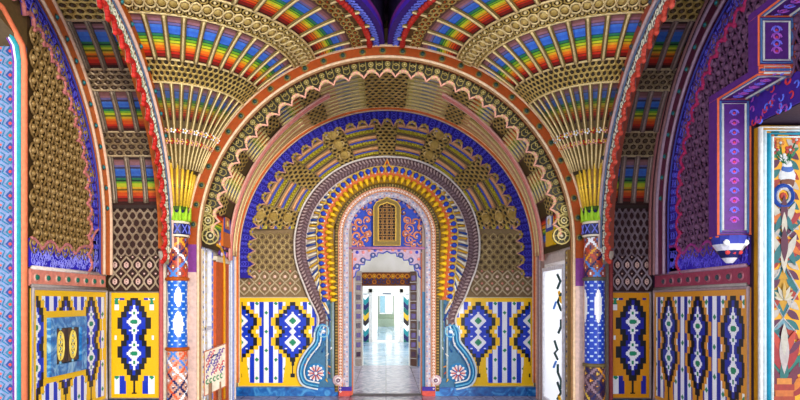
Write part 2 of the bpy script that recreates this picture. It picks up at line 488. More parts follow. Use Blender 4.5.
# slender colonnettes beside each column, on the aisle side
for side, cols, lab in ((-1, [(60,60,60), PALE, ROSE], 'slim striped black and white colonnette left of the left column'), (1, [PALE, (120,110,100), (150,60,60)], 'slim pale striped colonnette right of the right column')):
    x = side*(XF+.2); m = MB()
    for k in range(3):
        xx = x+side*(k-1)*.055
        m.lathe(xx, YA+.06, [(.028,0,cols[k]),(.028,2.16,cols[k])], 10)
    m.lathe(x, YA+.06, [(.05,2.12,PALE),(.085,2.2,PALE),(.09,2.26,ROSE),(.05,2.3,ROSE)], 12)
    for j in range(5):
        m.blob((x, YA-.02, 2.34+.09*j), (0,-1,0), .045, (PINK, (96,40,120), WHITE, ORANGE, PINK)[j], .03, 8)
    m.lathe(x, YA+.06, [(.06,2.26,PALE),(.055,2.8,PALE),(.05,3.1,ROSE)], 10)
    tag(m.build('colonnette', PLASTER, None, True), lab, 'colonnette')

# ============================================================ ARCHES
def F_trans(Y):
    return lambda a, z, d: (a, Y-d, z)
def F_long(side, X):
    return lambda a, z, d: (side*(X-d), 5.2+a, z)
# transverse arch between the columns
def trans_arch():
    t = thing('transverse_arch', 'broad orange studded arch spanning between the two columns', 'arch', (0, YA+.1, ZC))
    Fr = F_trans(YA+.12); P = arc_path(RA, ZC, PI, 0, 110, .0, .0); PA = arc_path(RA, ZC, PI*.985, PI*.015, 110)
    m = MB()
    def oc(i):
        z_ = P[i][1]
        return (158,66,2) if z_ > 2.25 else ((120,50,130) if z_ > 1.98 else (206,176,166))
    strip(m, Fr, P, -.07, .055, -.1, .10, oc); m.build('orange_band', PLASTER, t)
    m = MB()
    roll(m, Fr, P, .065, .10, .02, (226,190,150)); roll(m, Fr, P, -.08, .10, .018, (226,196,160)); roll(m, Fr, P, -.105, .09, .015, (150,110,70))
    roll(m, Fr, P, .095, .08, .014, GOLD)
    m.build('moulding', PLASTER, t, True)
    studs(t, Fr, arc_path(RA, ZC, PI*1.0, 0, 110), -.005, .10, .262, .042, (130,100,40), (20,60,50))
    m = MB()
    eb = lace(m, Fr, PA, -.11, -.235, .085, .235, .03, (42,36,14), PINK, .014, (176,158,90), 2, .007, (206,190,130))
    # the lace swells into a hanging lobe at each springing
    for s in (-1, 1):
        for (dx, dz, r) in ((0,0,.11),(.03,.2,.08),(.05,.34,.06)):
            p = V((s*(RA-.225+dx), YA+.08, ZC+.12+dz)); m.blob(p+V((0,.02,0)), (0,-1,0), r*1.1, (50,44,18), .02, 12)
            m.tube([p+V((r*cos(k*PI/6),-.01,r*sin(k*PI/6))) for k in range(12)], .012, (176,158,90), 5, True)
            m.tube([p+V((r*.5*cos(k*PI/4),-.015,r*.5*sin(k*PI/4))) for k in range(8)], .010, (196,180,120), 5, True)
            for k in range(6): m.tube([p+V((r*.5*cos(k*PI/3),-.015,r*.5*sin(k*PI/3))), p+V((r*cos(k*PI/3),-.01,r*sin(k*PI/3)))], .008, (176,158,90), 4)
            m.blob(p, (0,-1,0), r*.2, (226,214,180), .03, 8)
    m.build('lace', GILT, t)
    m = MB(); m.tube(eb, .015, (226,164,140), 5)
    for i in range(0, len(eb)):
        if i % 10 in (3,4,5,6,7): m.blob(eb[i], (0,-1,0), .026, ((226,160,140),(214,180,130))[i % 2], .04, 6)
    m.build('scalloped_edge', PLASTER, t, True)
trans_arch()
# longitudinal arches running from each column towards the viewer
def long_arch(side, label):
    t = thing('longitudinal_arch', label, 'arch', (side*XF, 5.2, ZC), 'arches between the nave and the aisles')
    Fr = F_long(side, XF+.045)
    P = arc_path(2.50, ZC, 0, PI*.62, 90, 2.28); PA = arc_path(2.50, ZC, 0, PI*.62, 90)
    oc = ORANGE if side < 0 else (150,70,50)
    m = MB(); strip(m, Fr, P, -.075, .075, -.16, .03, oc); m.build('orange_band', PLASTER, t)
    m = MB(); pc = (232,190,170) if side < 0 else (186,160,160)
    roll(m, Fr, P, .085, .03, .02, pc); roll(m, Fr, P, -.09, .03, .022, pc); roll(m, Fr, P, -.13, .02, .012, (90,110,140))
    m.build('moulding', PLASTER, t, True)
    studs(t, Fr, PA, 0, .03, .27, .032, (70,70,50), TEAL if side < 0 else (60,70,90))
    m = MB(); lc = (150,160,130) if side < 0 else (120,112,110)
    PL = arc_path(2.50, ZC, -.12, PI*.62, 90)
    eb = lace(m, Fr, PL, -.13, -.26, .09, .2, .0, lc, RED, .02, (226,222,200), 2, .007, (70,90,60))
    m.build('lace', PLASTER, t)
    m = MB(); m.tube(eb, .026, (176,28,22) if side < 0 else (180,60,40), 5)
    for i in range(0, len(eb)-1, 2): 
        m.blob(eb[i], (-side,-.4,0), .034, jit((186,36,26) if side < 0 else (196,72,54), 14), .03, 6)
    m.build('scalloped_edge', PLASTER, t, True)
long_arch(-1, 'left studded arch with red scalloped edge rising from the left column')
long_arch(1, 'right studded arch with coral scalloped edge rising from the right column')
# wall arches framing the honeycomb fields on the side walls
ZCW = 2.55
def wall_arch(side, X, label):
    t = thing('wall_arch', label, 'arch', (side*X, 5.2, ZCW), 'arches on the side walls')
    Fr = F_long(side, X)
    RW, zw = (2.66, ZCW) if side < 0 else (2.44, 2.64)
    P = arc_path(RW, zw, 0, PI*.62, 80, 1.95); PA = arc_path(RW, zw, 0, PI*.62, 80)
    if side > 0:
        m = MB(); strip(m, Fr, P, -.04, .22, 0, .07, (70,40,50)); roll(m, Fr, P, .21, .07, .025, (150,90,90)); roll(m, Fr, P, .1, .07, .02, (170,120,120)); m.build('outer_band', PLASTER, t)
    m = MB(); strip(m, Fr, P, -.20, -.05, 0, .09, (214,110,50) if side < 0 else (96,34,60)); m.build('orange_band', PLASTER, t)
    m = MB(); pc = (226,190,160) if side < 0 else (170,140,160)
    roll(m, Fr, P, -.03, .09, .026, pc); roll(m, Fr, P, -.215, .09, .02, pc); roll(m, Fr, P, -.245, .05, .014, (60,60,150))
    m.build('moulding', PLASTER, t, True)
    studs(t, Fr, PA, -.125, .09, .27, .034, (80,70,50), TEAL)
    m = MB(); eb = lace(m, Fr, P, -.25, -.43, .10, .23, .03, (36,22,140) if side < 0 else (50,24,130), RED, .02, (90,86,206), 3, .005, (60,50,180))
    m.build('lace', PLASTER, t)
    m = MB(); m.tube(eb, .024, (190,110,110) if side < 0 else (170,36,90), 5)
    for i in range(0, len(eb)-1, 3): m.blob(eb[i], (-side,0,0), .028, (200,120,110) if side < 0 else (180,40,100), .03, 5)
    m.build('scalloped_edge', PLASTER, t, True)
wall_arch(-1, -XL, 'arch with blue scalloped lace around brown honeycomb on left wall')
wall_arch(1, XR, 'arch with violet scalloped lace around dark honeycomb on right wall')

# ============================================================ AISLE COVE VAULTS
def cove(side, X, label):
    t = thing('aisle_vault', label, 'vault', (side*(X+XF)/2, YB, 2.85), 'coved vaults over the aisles')
    def S(x, al):
        return V((side*x, 5.2+2.7*cos(al), ZCW+2.7*sin(al)*.985)), V((0, -cos(al), -sin(al)))
    x0, x1 = XF-.05, X-.03
    def colf(u, al):
        a = al*180/PI
        D = (.82 if side < 0 else .8)  # stripes scaled darker: shade between the ribs put into the colour
        if a < 7: return (50,34,30)
        if a < 20.5: c = rb((a-7)/13.5)
        elif a < 27: return (60,42,28)
        elif a < 38: c = rb((a-27)/11)
        elif a < 43.5: return (60,42,28)
        elif a < 56: c = rb((a-43.5)/12.5)
        else: return (74,56,26)
        return tuple(q*D for q in c)
    m = MB(); m.grid(lambda u,v: S(u,v)[0], lsp(x0, x1, 6), [rad(6+.5*i) for i in range(190)], colf); m.build('vault_surface', PLASTER, t, True)
    n = 5
    for i in range(n):
        x = x0+(x1-x0)*(i+.5)/n
        gc = (150,132,112) if side < 0 else (160,134,126)
        for (a0, a1) in ((7.5,20.5),(27,38),(43.5,56)):
            m = MB()
            for sg in (-1, 1):
                s_line(m, S, [(x+sg*.022, rad(a)) for a in lsp(a0, a1, 10)], .014, mix(gc, DARK, .35), .012)
            s_line(m, S, [(x, rad(a)) for a in lsp(a0, a1, 10)], .016, gc, .03)
            m.build('rib', GILT, t, True)
    for (a0, a1, rows, sh) in ((20.5, 27, 4, 0), (38, 43.5, 4, 0), (56, 62, 4, 0)):
        m = MB(); honey(m, S, x0, x1, rad(a0), rad(a1), 9, rows, .011, (150,128,96) if a0 < 50 else GOLD, (96,76,60), .02, .5, sh)
        for a in (a0, a1): s_line(m, S, [(x0, rad(a)), (x1, rad(a))], .014, (190,168,130), .01)
        m.build('honeycomb_band', GILT, t)
cove(-1, -XL, 'dark ribbed coved vault with rainbow stripes over the left aisle')
cove(1, XR, 'dark ribbed coved vault with rainbow stripes over the right aisle')

# ============================================================ STUCCO LATTICE ON FLAT WALLS
def flatS(Y, side=0):
    return lambda x, z: (V((x, Y, z)), V((0,-1,0)))
def sideS(side, X):
    return lambda y, z: (V((side*X, y, z)), V((-side,0,0)))
def ogee_row(mb, S, u0, u1, z0, z1, n, r, col, flower, rows=2):
    w = (u1-u0)/n; hh = (z1-z0)/rows
    for j in range(rows):
        for i in range(n):
            u = u0+(i+.5)*w; 
            for sg in (-1, 1):
                pts = []
                for k in range(9):
                    q = k/8; pts.append((u+sg*w*.5*sin(PI*q)**1.3, z0+hh*(j+q)))
                s_line(mb, S, pts, r, jit(col, 8), .01, 4)
            s_loop(mb, S, u, z0+hh*(j+.5), w*.16, hh*.16, r*.9, flower, 6, .012); s_blob(mb, S, u, z0+hh*(j+.5), w*.1, flower, .014)
            s_blob(mb, S, u0+i*w, z0+hh*(j+.98), w*.09, flower, .012)
for side, X, cc, bgc in ((-1, -XL, (176,156,130), (54,30,24)), (1, XR, (156,140,150), (56,28,32))):
    t = thing('stucco_lattice', ('pale stucco lattice on dark brown end wall of the left aisle' if side < 0 else 'grey stucco lattice on maroon end wall of the right aisle'), 'lattice', (side*(XF+X)/2, YB, 1.75), 'stucco lattices on the aisle end walls')
    S = flatS(YB-.012); a, b = sorted((side*(XF+.05), side*(X-.02)))
    m = MB(); m.box((a, YB-.012, 1.74), (b, YB, 2.9), bgc); m.build('backing', PLASTER, t)
    m = MB(); ogee_row(m, S, a, b, 1.76, 2.2, 6, .013, cc, (226,190,180), 2)
    m.build('ogee_tracery', PLASTER, t, True)
    m = MB(); honey(m, S, a+.06, b-.06, 2.22, 2.88, 8, 7, .014, mix(cc, bgc, .25), None, .02, .55, 1, 8, h=.008)
    m.build('scale_tracery', PLASTER, t, True)

# honeycomb fields of the side walls, inside the wall arches
for side, X, cc, dd, y1, lab in ((-1, -XL, (166,134,78), (92,68,34), 7.6, 'brown gilded honeycomb stucco field on the left wall'), (1, XR, (112,72,104), (66,38,72), 7.55, 'honeycomb stucco field with purple shade tint on the right wall')):  # right field tinted dark purple: shade put into the stucco colour
    t = thing('honeycomb_field', lab, 'stucco panel', (side*X, 6.9, 2.1), 'honeycomb fields on the side walls')
    S = sideS(side, X-.004)
    m = MB()
    y0 = 6.17 if side < 0 else 5.82
    du = .15; dv = .12
    j = 0; z = 2.2
    while z < 5.0:
        y = (y0 if side < 0 or z < 3.62 else 4.7)+.05+(du/2 if j % 2 else 0)
        lim, zz0 = (2.34, ZCW) if side < 0 else (2.12, 2.64)
        while y < 7.55:
            if math.hypot(max(0, y-5.2), max(0, z-zz0)) < lim and y < 5.2+lim-.1:
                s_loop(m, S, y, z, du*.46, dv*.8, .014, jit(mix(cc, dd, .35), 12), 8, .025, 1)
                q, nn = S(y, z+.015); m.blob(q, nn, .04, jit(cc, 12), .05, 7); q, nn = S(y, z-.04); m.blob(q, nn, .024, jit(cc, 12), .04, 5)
            y += du
        z += dv; j += 1
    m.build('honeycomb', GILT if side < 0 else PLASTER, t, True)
    # wide blue arabesque band along the foot
    m = MB(); bl = (40,30,190) if side < 0 else (52,32,176)
    pts = []; n = 60
    for i in range(n):
        ya = y0+(7.72-y0)*i/n; yb = y0+(7.72-y0)*(i+1)/n
        def top(y):
            q = (7.72-y); base = 2.16+.10*abs(sin(q*PI/.34)); return base+max(0, .5-q)*.7
        m.hexa([(side*(X-.03), ya, 1.96), (side*(X-.03), yb, 1.96), (side*X, yb, 1.96), (side*X, ya, 1.96), (side*(X-.03), ya, top(ya)), (side*(X-.03), yb, top(yb)), (side*X, yb, top(yb)), (side*X, ya, top(ya))], bl)
    S2 = sideS(side, X-.032)
    rnd = random.Random(3)
    for i in range(95):
        y = y0+.04+(i*.618 % 1)*(7.66-y0); z = 1.99+rnd.random()*(.15+max(0,.5-(7.72-y))*.6); r = .03+rnd.random()*.025
        k0 = rnd.random()*6
        s_line(m, S2, [(y+r*cos(k0+q)*(1-q/9), z+r*sin(k0+q)*(1-q/9)) for q in lsp(0, 5.5, 8)], .005, (140,140,232) if side < 0 else (100,86,220), .002, 4)
    m.build('arabesque_band', PLASTER, t)
    m = MB(); m.tube([(side*(X-.03), y0+(7.72-y0)*i/120, (lambda y: 2.16+.10*abs(sin((7.72-y)*PI/.34))+max(0,.5-(7.72-y))*.7)(y0+(7.72-y0)*i/120)) for i in range(121)], .02, (196,120,120) if side < 0 else (150,50,130), 5)
    m.build('scalloped_edge', PLASTER, t, True)

# studded friezes above the tile dado
for side, X, oc, lab in ((-1, -XL, (226,140,120), 'pink frieze with green bosses along the left wall'), (1, XR, (150,60,84), 'dark rose frieze with bosses along the right wall')):
    t = thing('frieze', lab, 'frieze', (side*X, 6.9, 1.82), 'studded friezes above the wall tiles')
    y0 = 6.17 if side < 0 else 5.82
    b0, b1 = 1.77, 1.945
    m = MB(); m.box((min(side*X, side*(X-.03)), y0, b0), (max(side*X, side*(X-.03)), YB-.14, b1), oc); m.build('band', PLASTER, t)
    m = MB(); pc = (226,214,206) if side < 0 else (170,130,150)
    m.tube([(side*(X-.035), y0, b1+.012), (side*(X-.035), YB-.14, b1+.012)], .022, pc); m.tube([(side*(X-.035), y0, b0), (side*(X-.035), YB-.14, b0)], .02, (150,140,136))
    m.build('moulding', PLASTER, t, True)
    y = y0+.09
    while y < YB-.2:
        m = MB(); c = V((side*(X-.03), y, (b0+b1)/2)); nn = V((-side,0,0))
        m.blob(c, nn, .046, (226,170,150) if side < 0 else (170,96,110), .015, 10); m.blob(c+nn*.006, nn, .032, (20,110,90) if side < 0 else (60,70,80), .03, 8); m.build('stud', GILT, t)
        y += .205

# ============================================================ MOSAIC TILE PANELS
HN = ([.196,.241,.293,.293,.235,.162,.103,.05,.025,.008,.008,.037], .0685, .062, 1.0)    # widths of the stepped medallion, step height, black rim, scale of the star
HA = ([.139,.172,.223,.223,.172,.135,.095,.053,.016,.016,.033], .0765, .074, .82)
HE = HA+(1,)
def ref_at(H, r): return max(H[r] if r < len(H) else 0, .035)
def mosaic_color(x, z, M, kind, soft=(YEL, TBLUE)):
    """x: distance from a medallion axis, z: height above the medallion centre."""
    yel, blu = soft; H, rh, rim, k = kind[:4]
    x = abs(((x+M/2) % M)-M/2); az = abs(z); r = int(az/rh+.5)
    hw = H[r] if r < len(H) else -1
    if x <= hw:
        if x > hw-rim or hw < .06: return BLACK
        zc = rh*2.75; dz = abs(az-zc); q = .019 if kind is HN else .016
        dx, dzq = (int(x/q)+.5)*q, (int(dz/q)+.5)*q
        if kind is HN:
            if dx/.068+dzq/.07 < 1: return GREEN
            if (dx/.165)**.72+(dzq/.185)**.72 < 1 or dx/.105+dzq/.105 < 1: return WHITE
            if dx+az < .062 or dx < .014 and az < .1: return WHITE
            if abs(dx-.12)+abs(dzq-.105) < .02: return WHITE
        else:
            if dx/.057+dzq/.046 < 1: return GREEN
            if dx < .02 and abs(dz-.115) < .022: return GREEN
            if dx/.098+dzq/.10 < 1: return WHITE
            if dx < .028 and dz < .165: return WHITE
            if dx < .062 and abs(dz-.115) < .014: return WHITE
            if dx < .014 and dz < .22: return WHITE
        return blu
    e = M/2-x
    if kind is HE:
        if az < .50 and not (az < .03 and abs(x-.245) < .014) : 
            if z > .0 and az > .36 and abs(x-.235) < .03 and (az < .46 or abs(x-.235) < .02): return WHITE if az < .44 else GREEN
            return yel
        if x > .27 or x < ref_at(H, r)+.075: return yel
        if x > .19:
            ph = (az-.52) % .32; ec = abs(x-.23)
            return GREEN if ec+min(ph, .32-ph) < .036 else WHITE
        return blu
    ref = max(hw, 0)
    if r >= 8: ref = .05 + .008*(r-8)
    if x <= ref+(.078 if kind is HN else .06) or (kind is HN and e > .355): return yel
    w = .0405; b = int((e+w)/(2*w)); 
    if b % 2 == 0:
        ph = (az+(.16 if b % 4 == 2 else 0)) % .32; ec = abs(e-b*2*w)
        if ec+min(ph, .32-ph) < .034: return GREEN
        return WHITE
    return blu
def mosaic(mb, put, u0, u1, z0, z1, uaxis, zaxis, M, kind, soft=(YEL,TBLUE), border=.07, hole=None):
    nu = int(round((u1-u0)/.0095)); nz = int(round((z1-z0)/.0095))
    du = (u1-u0)/nu; dz = (z1-z0)/nz
    for j in range(nz):
        run = 0; last = None
        for i in range(nu+1):
            col = None
            if i < nu:
                u = u0+(i+.5)*du; z = z0+(j+.5)*dz
                if hole and hole(u, z): col = None
                elif (hole and hole.__name__ == 'window_hole' and near_window(u, z)) or u-u0 < border or u1-u < border or z1-z < border*1.4 or z-z0 < border: col = soft[0]
                else: col = mosaic_color(u-uaxis, z-zaxis, M, kind, soft)
            if col != last:
                if last is not None:
                    a, b = u0+run*du, u0+i*du
                    mb.face([put(a, z0+j*dz), put(b, z0+j*dz), put(b, z0+(j+1)*dz), put(a, z0+(j+1)*dz)], last)
                run = i; last = col
def tile_panel(label, put, put_in, u0, u1, z0, z1, uaxis, zaxis, M, kind, soft=(YEL,TBLUE), frame=(170,150,130), loc=(0,0,0), hole=None, fr=.02, border=.055):
    t = thing('tiled_dado', label, 'tile panel', loc, 'blue and yellow mosaic tile panels')
    m = MB(); mosaic(m, put, u0, u1, z0, z1, uaxis, zaxis, M, kind, soft, border, hole)
    for (a, b) in (((u0,z0),(u1,z0)),((u1,z0),(u1,z1)),((u1,z1),(u0,z1)),((u0,z1),(u0,z0))):
        m.face([put(*a), put(*b), put_in(*b), put_in(*a)], soft[0])
    m.build('tiles', TILE, t)
    m = MB(); m.tube([put(u0,z0), put(u0,z1), put(u1,z1), put(u1,z0)], fr, frame, 6, True); m.build('frame', PLASTER, t, False)
    return t
Ytp = YW-.03
# portal outline (left half, plane YW) used both for the portal and to stop the tiles at its edge
def PW(px, py): p = at(px, py, YW-.06); return (p[0], p[2])
OUT = [PW(*p) for p in ((387,156),(365,158),(342,166),(320,182),(303,205),(295,230),(294,252),(297,268),(303,284),(309,299),(315,311),(318,321),(314,332),(313,341),(306,350),(300,360),(297,371),(299,381),(305,387),(318,390))]
OUTL = catmull(OUT, 8)
MX = PW(387,0)[0]
def out_x(z):
    best = None
    for i in range(len(OUTL)-1):
        (xa,za),(xb,zb) = OUTL[i], OUTL[i+1]
        if (za-z)*(zb-z) <= 0 and za != zb:
            x = xa+(xb-xa)*(z-za)/(zb-za)
            best = x if best is None else min(best, x)
    return best
zt0, zt1 = at(0,386,YW)[2], at(0,297.5,YW)[2]
for s, lab in ((-1, 'yellow and blue mosaic tile panel left of the horseshoe portal'), (1, 'yellow and blue mosaic tile panel right of the horseshoe portal')):
    put = lambda u, z, s=s: (s*u, Ytp, z); pin = lambda u, z, s=s: (s*u, YW, z)
    xin = .97
    hole = lambda u, z: (out_x(z) is not None and u < -out_x(z)-.03)
    uax = at(293,0,YW)[0]*-1 if s < 0 else at(478,0,YW)[0]
    tile_panel(lab, put, pin, xin, 2.53, zt0, zt1, uax, at(0,331.5,YW)[2], .905, HN, (YEL,TBLUE), (206,196,170), (s*1.9, YW, zt0), hole, .012)
za = at(0,337.5,YB)[2]
tile_panel('narrow mosaic tile panel on the end wall of the left aisle', lambda u,z: (u,YB-.03,z), lambda u,z: (u,YB,z), XL+.04, -(XF+.27), .33, 1.73, at(135,0,YB)[0], za, .69, HE, ((240,184,16),(10,48,186)), (150,140,130), (-3.3,YB,.33))
tile_panel('narrow shade-toned mosaic tile panel on the end wall of the right aisle', lambda u,z: (u,YB-.03,z), lambda u,z: (u,YB,z), XF+.2, XR-.04, .33, 1.73, at(632,0,YB)[0], za, .69, HE, ((214,142,16),(22,28,150)), (140,120,116), (3.2,YB,.33))  # yellow and blue darkened: shade of the right side put into the tiles
WY0, WY1 = 6.46, 7.24; WZ0, WZ1 = .79, 1.43
def near_window(u, z): return WY0-.06 < u < WY1+.06 and WZ0-.07 < z < WZ1+.07
def window_hole(u, z): return WY0 < u < WY1 and WZ0 < z < WZ1
tile_panel('mosaic tile panel around the small framed window on the left wall', lambda u,z: (XL+.03,u,z), lambda u,z: (XL,u,z), 6.2, YB-.12, .33, 1.74, 7.43, 1.12, .59, HA, (YEL,TBLUE), (170,160,160), (XL,7,.33), window_hole)
tile_panel('shade-toned mosaic tile panel with three medallions on the right wall', lambda u,z: (XR-.03,u,z), lambda u,z: (XR,u,z), 5.8, YB-.12, .33, 1.74, 6.74, 1.12, .69, HA, ((216,146,40),(26,44,160)), (160,136,140), (XR,7,.33))  # tile colours toned down to carry the right wall's shade

# blue marble skirting under the niche tiles, and under the aisle panels
for s, nm in ((-1,'baseboard_left'),(1,'baseboard_right')):
    m = MB(); a, b = sorted((s*.82, s*2.56)); m.box((a, YW-.09, 0), (b, YW, zt0-.01), (255,255,255))
    struct(m.build(nm, BLUEMARBLE))
    a, b = sorted((s*2.85, XL if s < 0 else XR)); m = MB(); m.box((a, YB-.06, 0), (b, YB, .31), (255,255,255)); struct(m.build('baseboard_aisle', BLUEMARBLE))

# small framed window in the left wall
t = thing('wall_niche_window', 'small blue marbled window with dark shutters and yellow ornaments, left wall', 'window', (XL, 6.92, WZ0))
m = MB(); fw = .12; x0, x1 = XL, XL+.07
for (ya,yb,za_,zb_) in ((WY0,WY1,WZ1-fw,WZ1),(WY0,WY1,WZ0,WZ0+fw),(WY0,WY0+fw,WZ0+fw,WZ1-fw),(WY1-fw,WY1,WZ0+fw,WZ1-fw)):
    m.box((x0,ya,za_),(x1,yb,zb_),(255,255,255))
m.build('frame', LIGHTMARBLE, t)
m = MB(); m.box((XL+.0,WY0+fw,WZ0+fw),(XL+.012,WY1-fw,WZ1-fw),(50,36,30)); m.build('backing', WOOD, t)
for k in range(2):
    ya = WY0+fw+.01+k*.265; yb = ya+.255; m = MB()
    m.box((XL+.012,ya,WZ0+fw+.01),(XL+.03,yb,WZ1-fw-.01),(96,72,58))
    for (q0,q1,z0_,z1_) in ((ya,ya+.02,WZ0+fw+.01,WZ1-fw-.01),(yb-.02,yb,WZ0+fw+.01,WZ1-fw-.01)): m.box((XL+.03,q0,z0_),(XL+.04,q1,z1_),(60,44,40))
    sh = m.build('shutter', WOOD, t)
    m = MB(); S = sideS(-1, -XL-.032); yc = (ya+yb)/2; zc_ = (WZ0+WZ1)/2
    s_loop(m, S, yc, zc_, .065, .16, .014, (226,200,90), 14, .004)
    for q in (-.1,-.03,.04,.1): s_loop(m, S, yc, zc_+q, .028, .03, .008, (236,214,110), 7, .004); s_blob(m, S, yc, zc_+q, .012, (90,150,190))
    for q in (-.19,.19): s_blob(m, S, yc, zc_+q, .018, (120,180,210))
    m.build('ornament', PLASTER, sh)

# ============================================================ BAY BARREL VAULT
def barrel():
    t = thing('barrel_vault', 'gilded ribbed barrel vault between the studded arch and the niche', 'vault', (0, 9, ZC))
    def S(th, y): return V((-RA*.985*cos(th), y, ZC+RA*.985*sin(th))), V((cos(th), 0, -sin(th)))
    m = MB()
    past = [(214,206,120),(200,196,170),(150,160,180),(176,170,180),(222,170,140),(226,190,150)]
    gy = lambda a: 9.5-.6*min(1, max(0, (92-a)/72))**2
    def colf(th, y):
        a = abs(th*180/PI-90)
        if a < 7: return (70,56,26)
        if a < 23: return past[int((a-7)/16*5.99)]
        if a < 29: return (70,56,26)
        if y > gy(a): return ((206,170,90),(226,200,140),(206,140,90))[int(y*22) % 3]
        b = (a-29) % 16
        return rb(b/11) if b < 11 else (70,56,26)
    m.grid(lambda u,v: S(u,v)[0], lsp(rad(0), rad(180), 361), lsp(7.95, 10.12, 50), colf); m.build('vault_surface', PLASTER, t, True)
    for sg in (-1, 1):
        for (a0, a1) in ((7.5,22.5),(29.5,39.5),(45.5,55.5),(61.5,71.5)):
            for k in range(12):
                y = 8.12+.155*k
                if a0 > 25 and y > gy((a0+a1)/2)-.05: continue
                m = MB(); s_line(m, S, [(rad(90+sg*a), y) for a in lsp(a0, a1, 8)], .021, jit((206,186,120),8), .016); m.build('rib', GILT, t, True)
    for (a0, a1) in ((83,97),(113,119),(61,67)):
        m = MB(); honey(m, S, rad(a0), rad(a1), 8.1, 9.95, 6 if a1-a0 > 10 else 3, 16, .014, GOLD, DARK, .02, .5); m.build('honeycomb_band', GILT, t)  # cell hollows coloured dark to stand for their shade
    for sg in (-1, 1):
        for (a0, a1) in ((40,45),(56,61),(72,77)):
            m = MB(); b0, b1 = sorted((90+sg*a0, 90+sg*a1)); honey(m, S, rad(b0), rad(b1), 8.05, 9.0, 3, 8, .014, GOLD, DARK, .022, .5); m.build('honeycomb_band', GILT, t)  # dark cell dots paint in the shade of the hollows
    # pink groin ribs with side lunettes behind
    for sg in (-1, 1):
        m = MB()
        path = [(90+sg*(92-72*q), 9.5-.6*q**2) for q in lsp(0, 1, 30)]
        s_line(m, S, [(rad(a), y) for a, y in path], .045, (214,130,120), .02, 6)
        s_line(m, S, [(rad(a), y+.07) for a, y in path], .022, (232,196,170), .03, 6)
        s_line(m, S, [(rad(a), y-.07) for a, y in path], .018, (232,176,160), .03, 6)
        for i, (a, y) in enumerate(path): s_blob(m, S, rad(a), y-.01, .022, (236,180,160), .05, 5)
        m.build('groin_rib', PLASTER, t, True)
        m = MB()
        for j in range(4):
            s_line(m, S, [(rad(90+sg*(90-58*q)), 9.62+.09*j-.3*q**2) for q in lsp(0, 1, 24)], .02, (GOLD, GOLDL, (200,140,100), GOLDL)[j], .02)
        m.build('moulding', GILT, t, True)
barrel()

# niche arch: salmon-gold mouldings and blue scalloped lace
def niche_arch():
    t = thing('niche_arch', 'salmon moulded arch with deep blue scalloped lace around the niche', 'arch', (0, YN, ZC))
    Fr = F_trans(YN+.02); P = arc_path(RA, ZC, PI, 0, 100, .26, .26); PA = arc_path(RA, ZC, PI, 0, 110, 2.0, 2.0)
    m = MB()
    for (o, d, r, c) in ((.0,.05,.022,(214,120,90)),(-.035,.06,.018,(232,196,140)),(-.062,.05,.018,(214,104,40)),(-.085,.03,.010,(226,196,170))):
        roll(m, Fr, P, o, d, r, c)
    m.build('moulding', PLASTER, t, True)
    m = MB(); eb = lace(m, Fr, PA, -.09, -.23, .11, .235, -.01, (30,18,140), PINK, .012, (80,80,214), 3, .006, (70,46,170))
    # hanging tips at the springings
    m.build('lace', PLASTER, t)
    m = MB(); m.tube(eb, .014, (196,150,120), 5)
    for i in range(len(eb)):
        if i % 10 in (3,5,7): m.blob(eb[i], (0,-1,0), .03, ((206,140,120),(176,150,80))[i % 2], .05, 6)
    m.build('scalloped_edge', PLASTER, t, True)
niche_arch()

# conch of the niche
def conch():
    t = thing('niche_conch', 'gilded conch with curved ribs and honeycomb patches around the horseshoe portal', 'vault', (0, YW, ZC))
    zc1 = at(0,248,YW)[2]
    def S(th, q):
        R = 2.30+(1.58-2.30)*q; zc = ZC+(zc1-ZC)*q
        y = 10.04+.24*max(q, 0)**.8
        return V((-R*cos(th)+MX*q, y, zc+R*sin(th))), V((cos(th)*.35, -.93, -sin(th)*.35))
    def colf(th, q):
        a = (th*180/PI-90+4.2) % 24
        if a < 8.4: return (60,46,22)
        g = ((q-.04) % .315)/.315
        return (64,46,28) if g < .16 else ((212,150,110) if g < .42 else ((52,64,160) if g < .62 else ((190,180,30) if g < .9 else (64,46,28))))
    m = MB(); m.grid(lambda u,v: S(u,v)[0], lsp(rad(12), rad(168), 312), lsp(-.03, 1.02, 60), colf); m.build('conch_surface', PLASTER, t, True)
    bays = []
    for k in range(-4, 5):
        m = MB()
        c = 90+24*k; lo, hi = max(c-4.2, 12.5), min(c+4.2, 167.5)
        if hi > lo+2:
            honey(m, S, rad(lo), rad(hi), .02, .98, 3, 11, .014, (186,158,90), (46,34,18), .02, .5)  # near-black dots colour in the shade inside the cells
            if k % 2:
                for q in (.1,.4,.72): s_blob(m, S, rad(c), q, .085, jit(GOLD,8), .09, 9); s_loop(m, S, rad(c), q, rad(3), .07, .014, GOLDL, 9, .02)
        a0, a1 = max(c+4.9, 14), min(c+19.1, 166)
        if m.v: m.build('honeycomb_band', GILT, t)
        if a1 > a0+3: bays.append((a0, a1))
    for (lo, hi) in bays:
        for g in range(3):
            q = .04+.315*g
            m = MB(); s_line(m, S, [(rad(x), q+.09) for x in lsp(lo, hi, 12)], .034, (196,142,92), .012, 7); m.build('rib', GILT, t, True)
            m = MB(); n = 9
            for i in range(n): s_blob(m, S, rad(lo+(hi-lo)*(i+.5)/n), q+.235, .032, (176,162,40), .045, 6)
            m.build('bead_string', GILT, t, True)
            m = MB(); s_line(m, S, [(rad(lo), q+.02), (rad(lo-.3), q+.13), (rad(lo), q+.28), (rad(hi), q+.28), (rad(hi+.3), q+.13), (rad(hi), q+.02), (rad(lo), q+.02)], .012, GOLDD, .02, 5); m.build('rim', GILT, t)
conch()

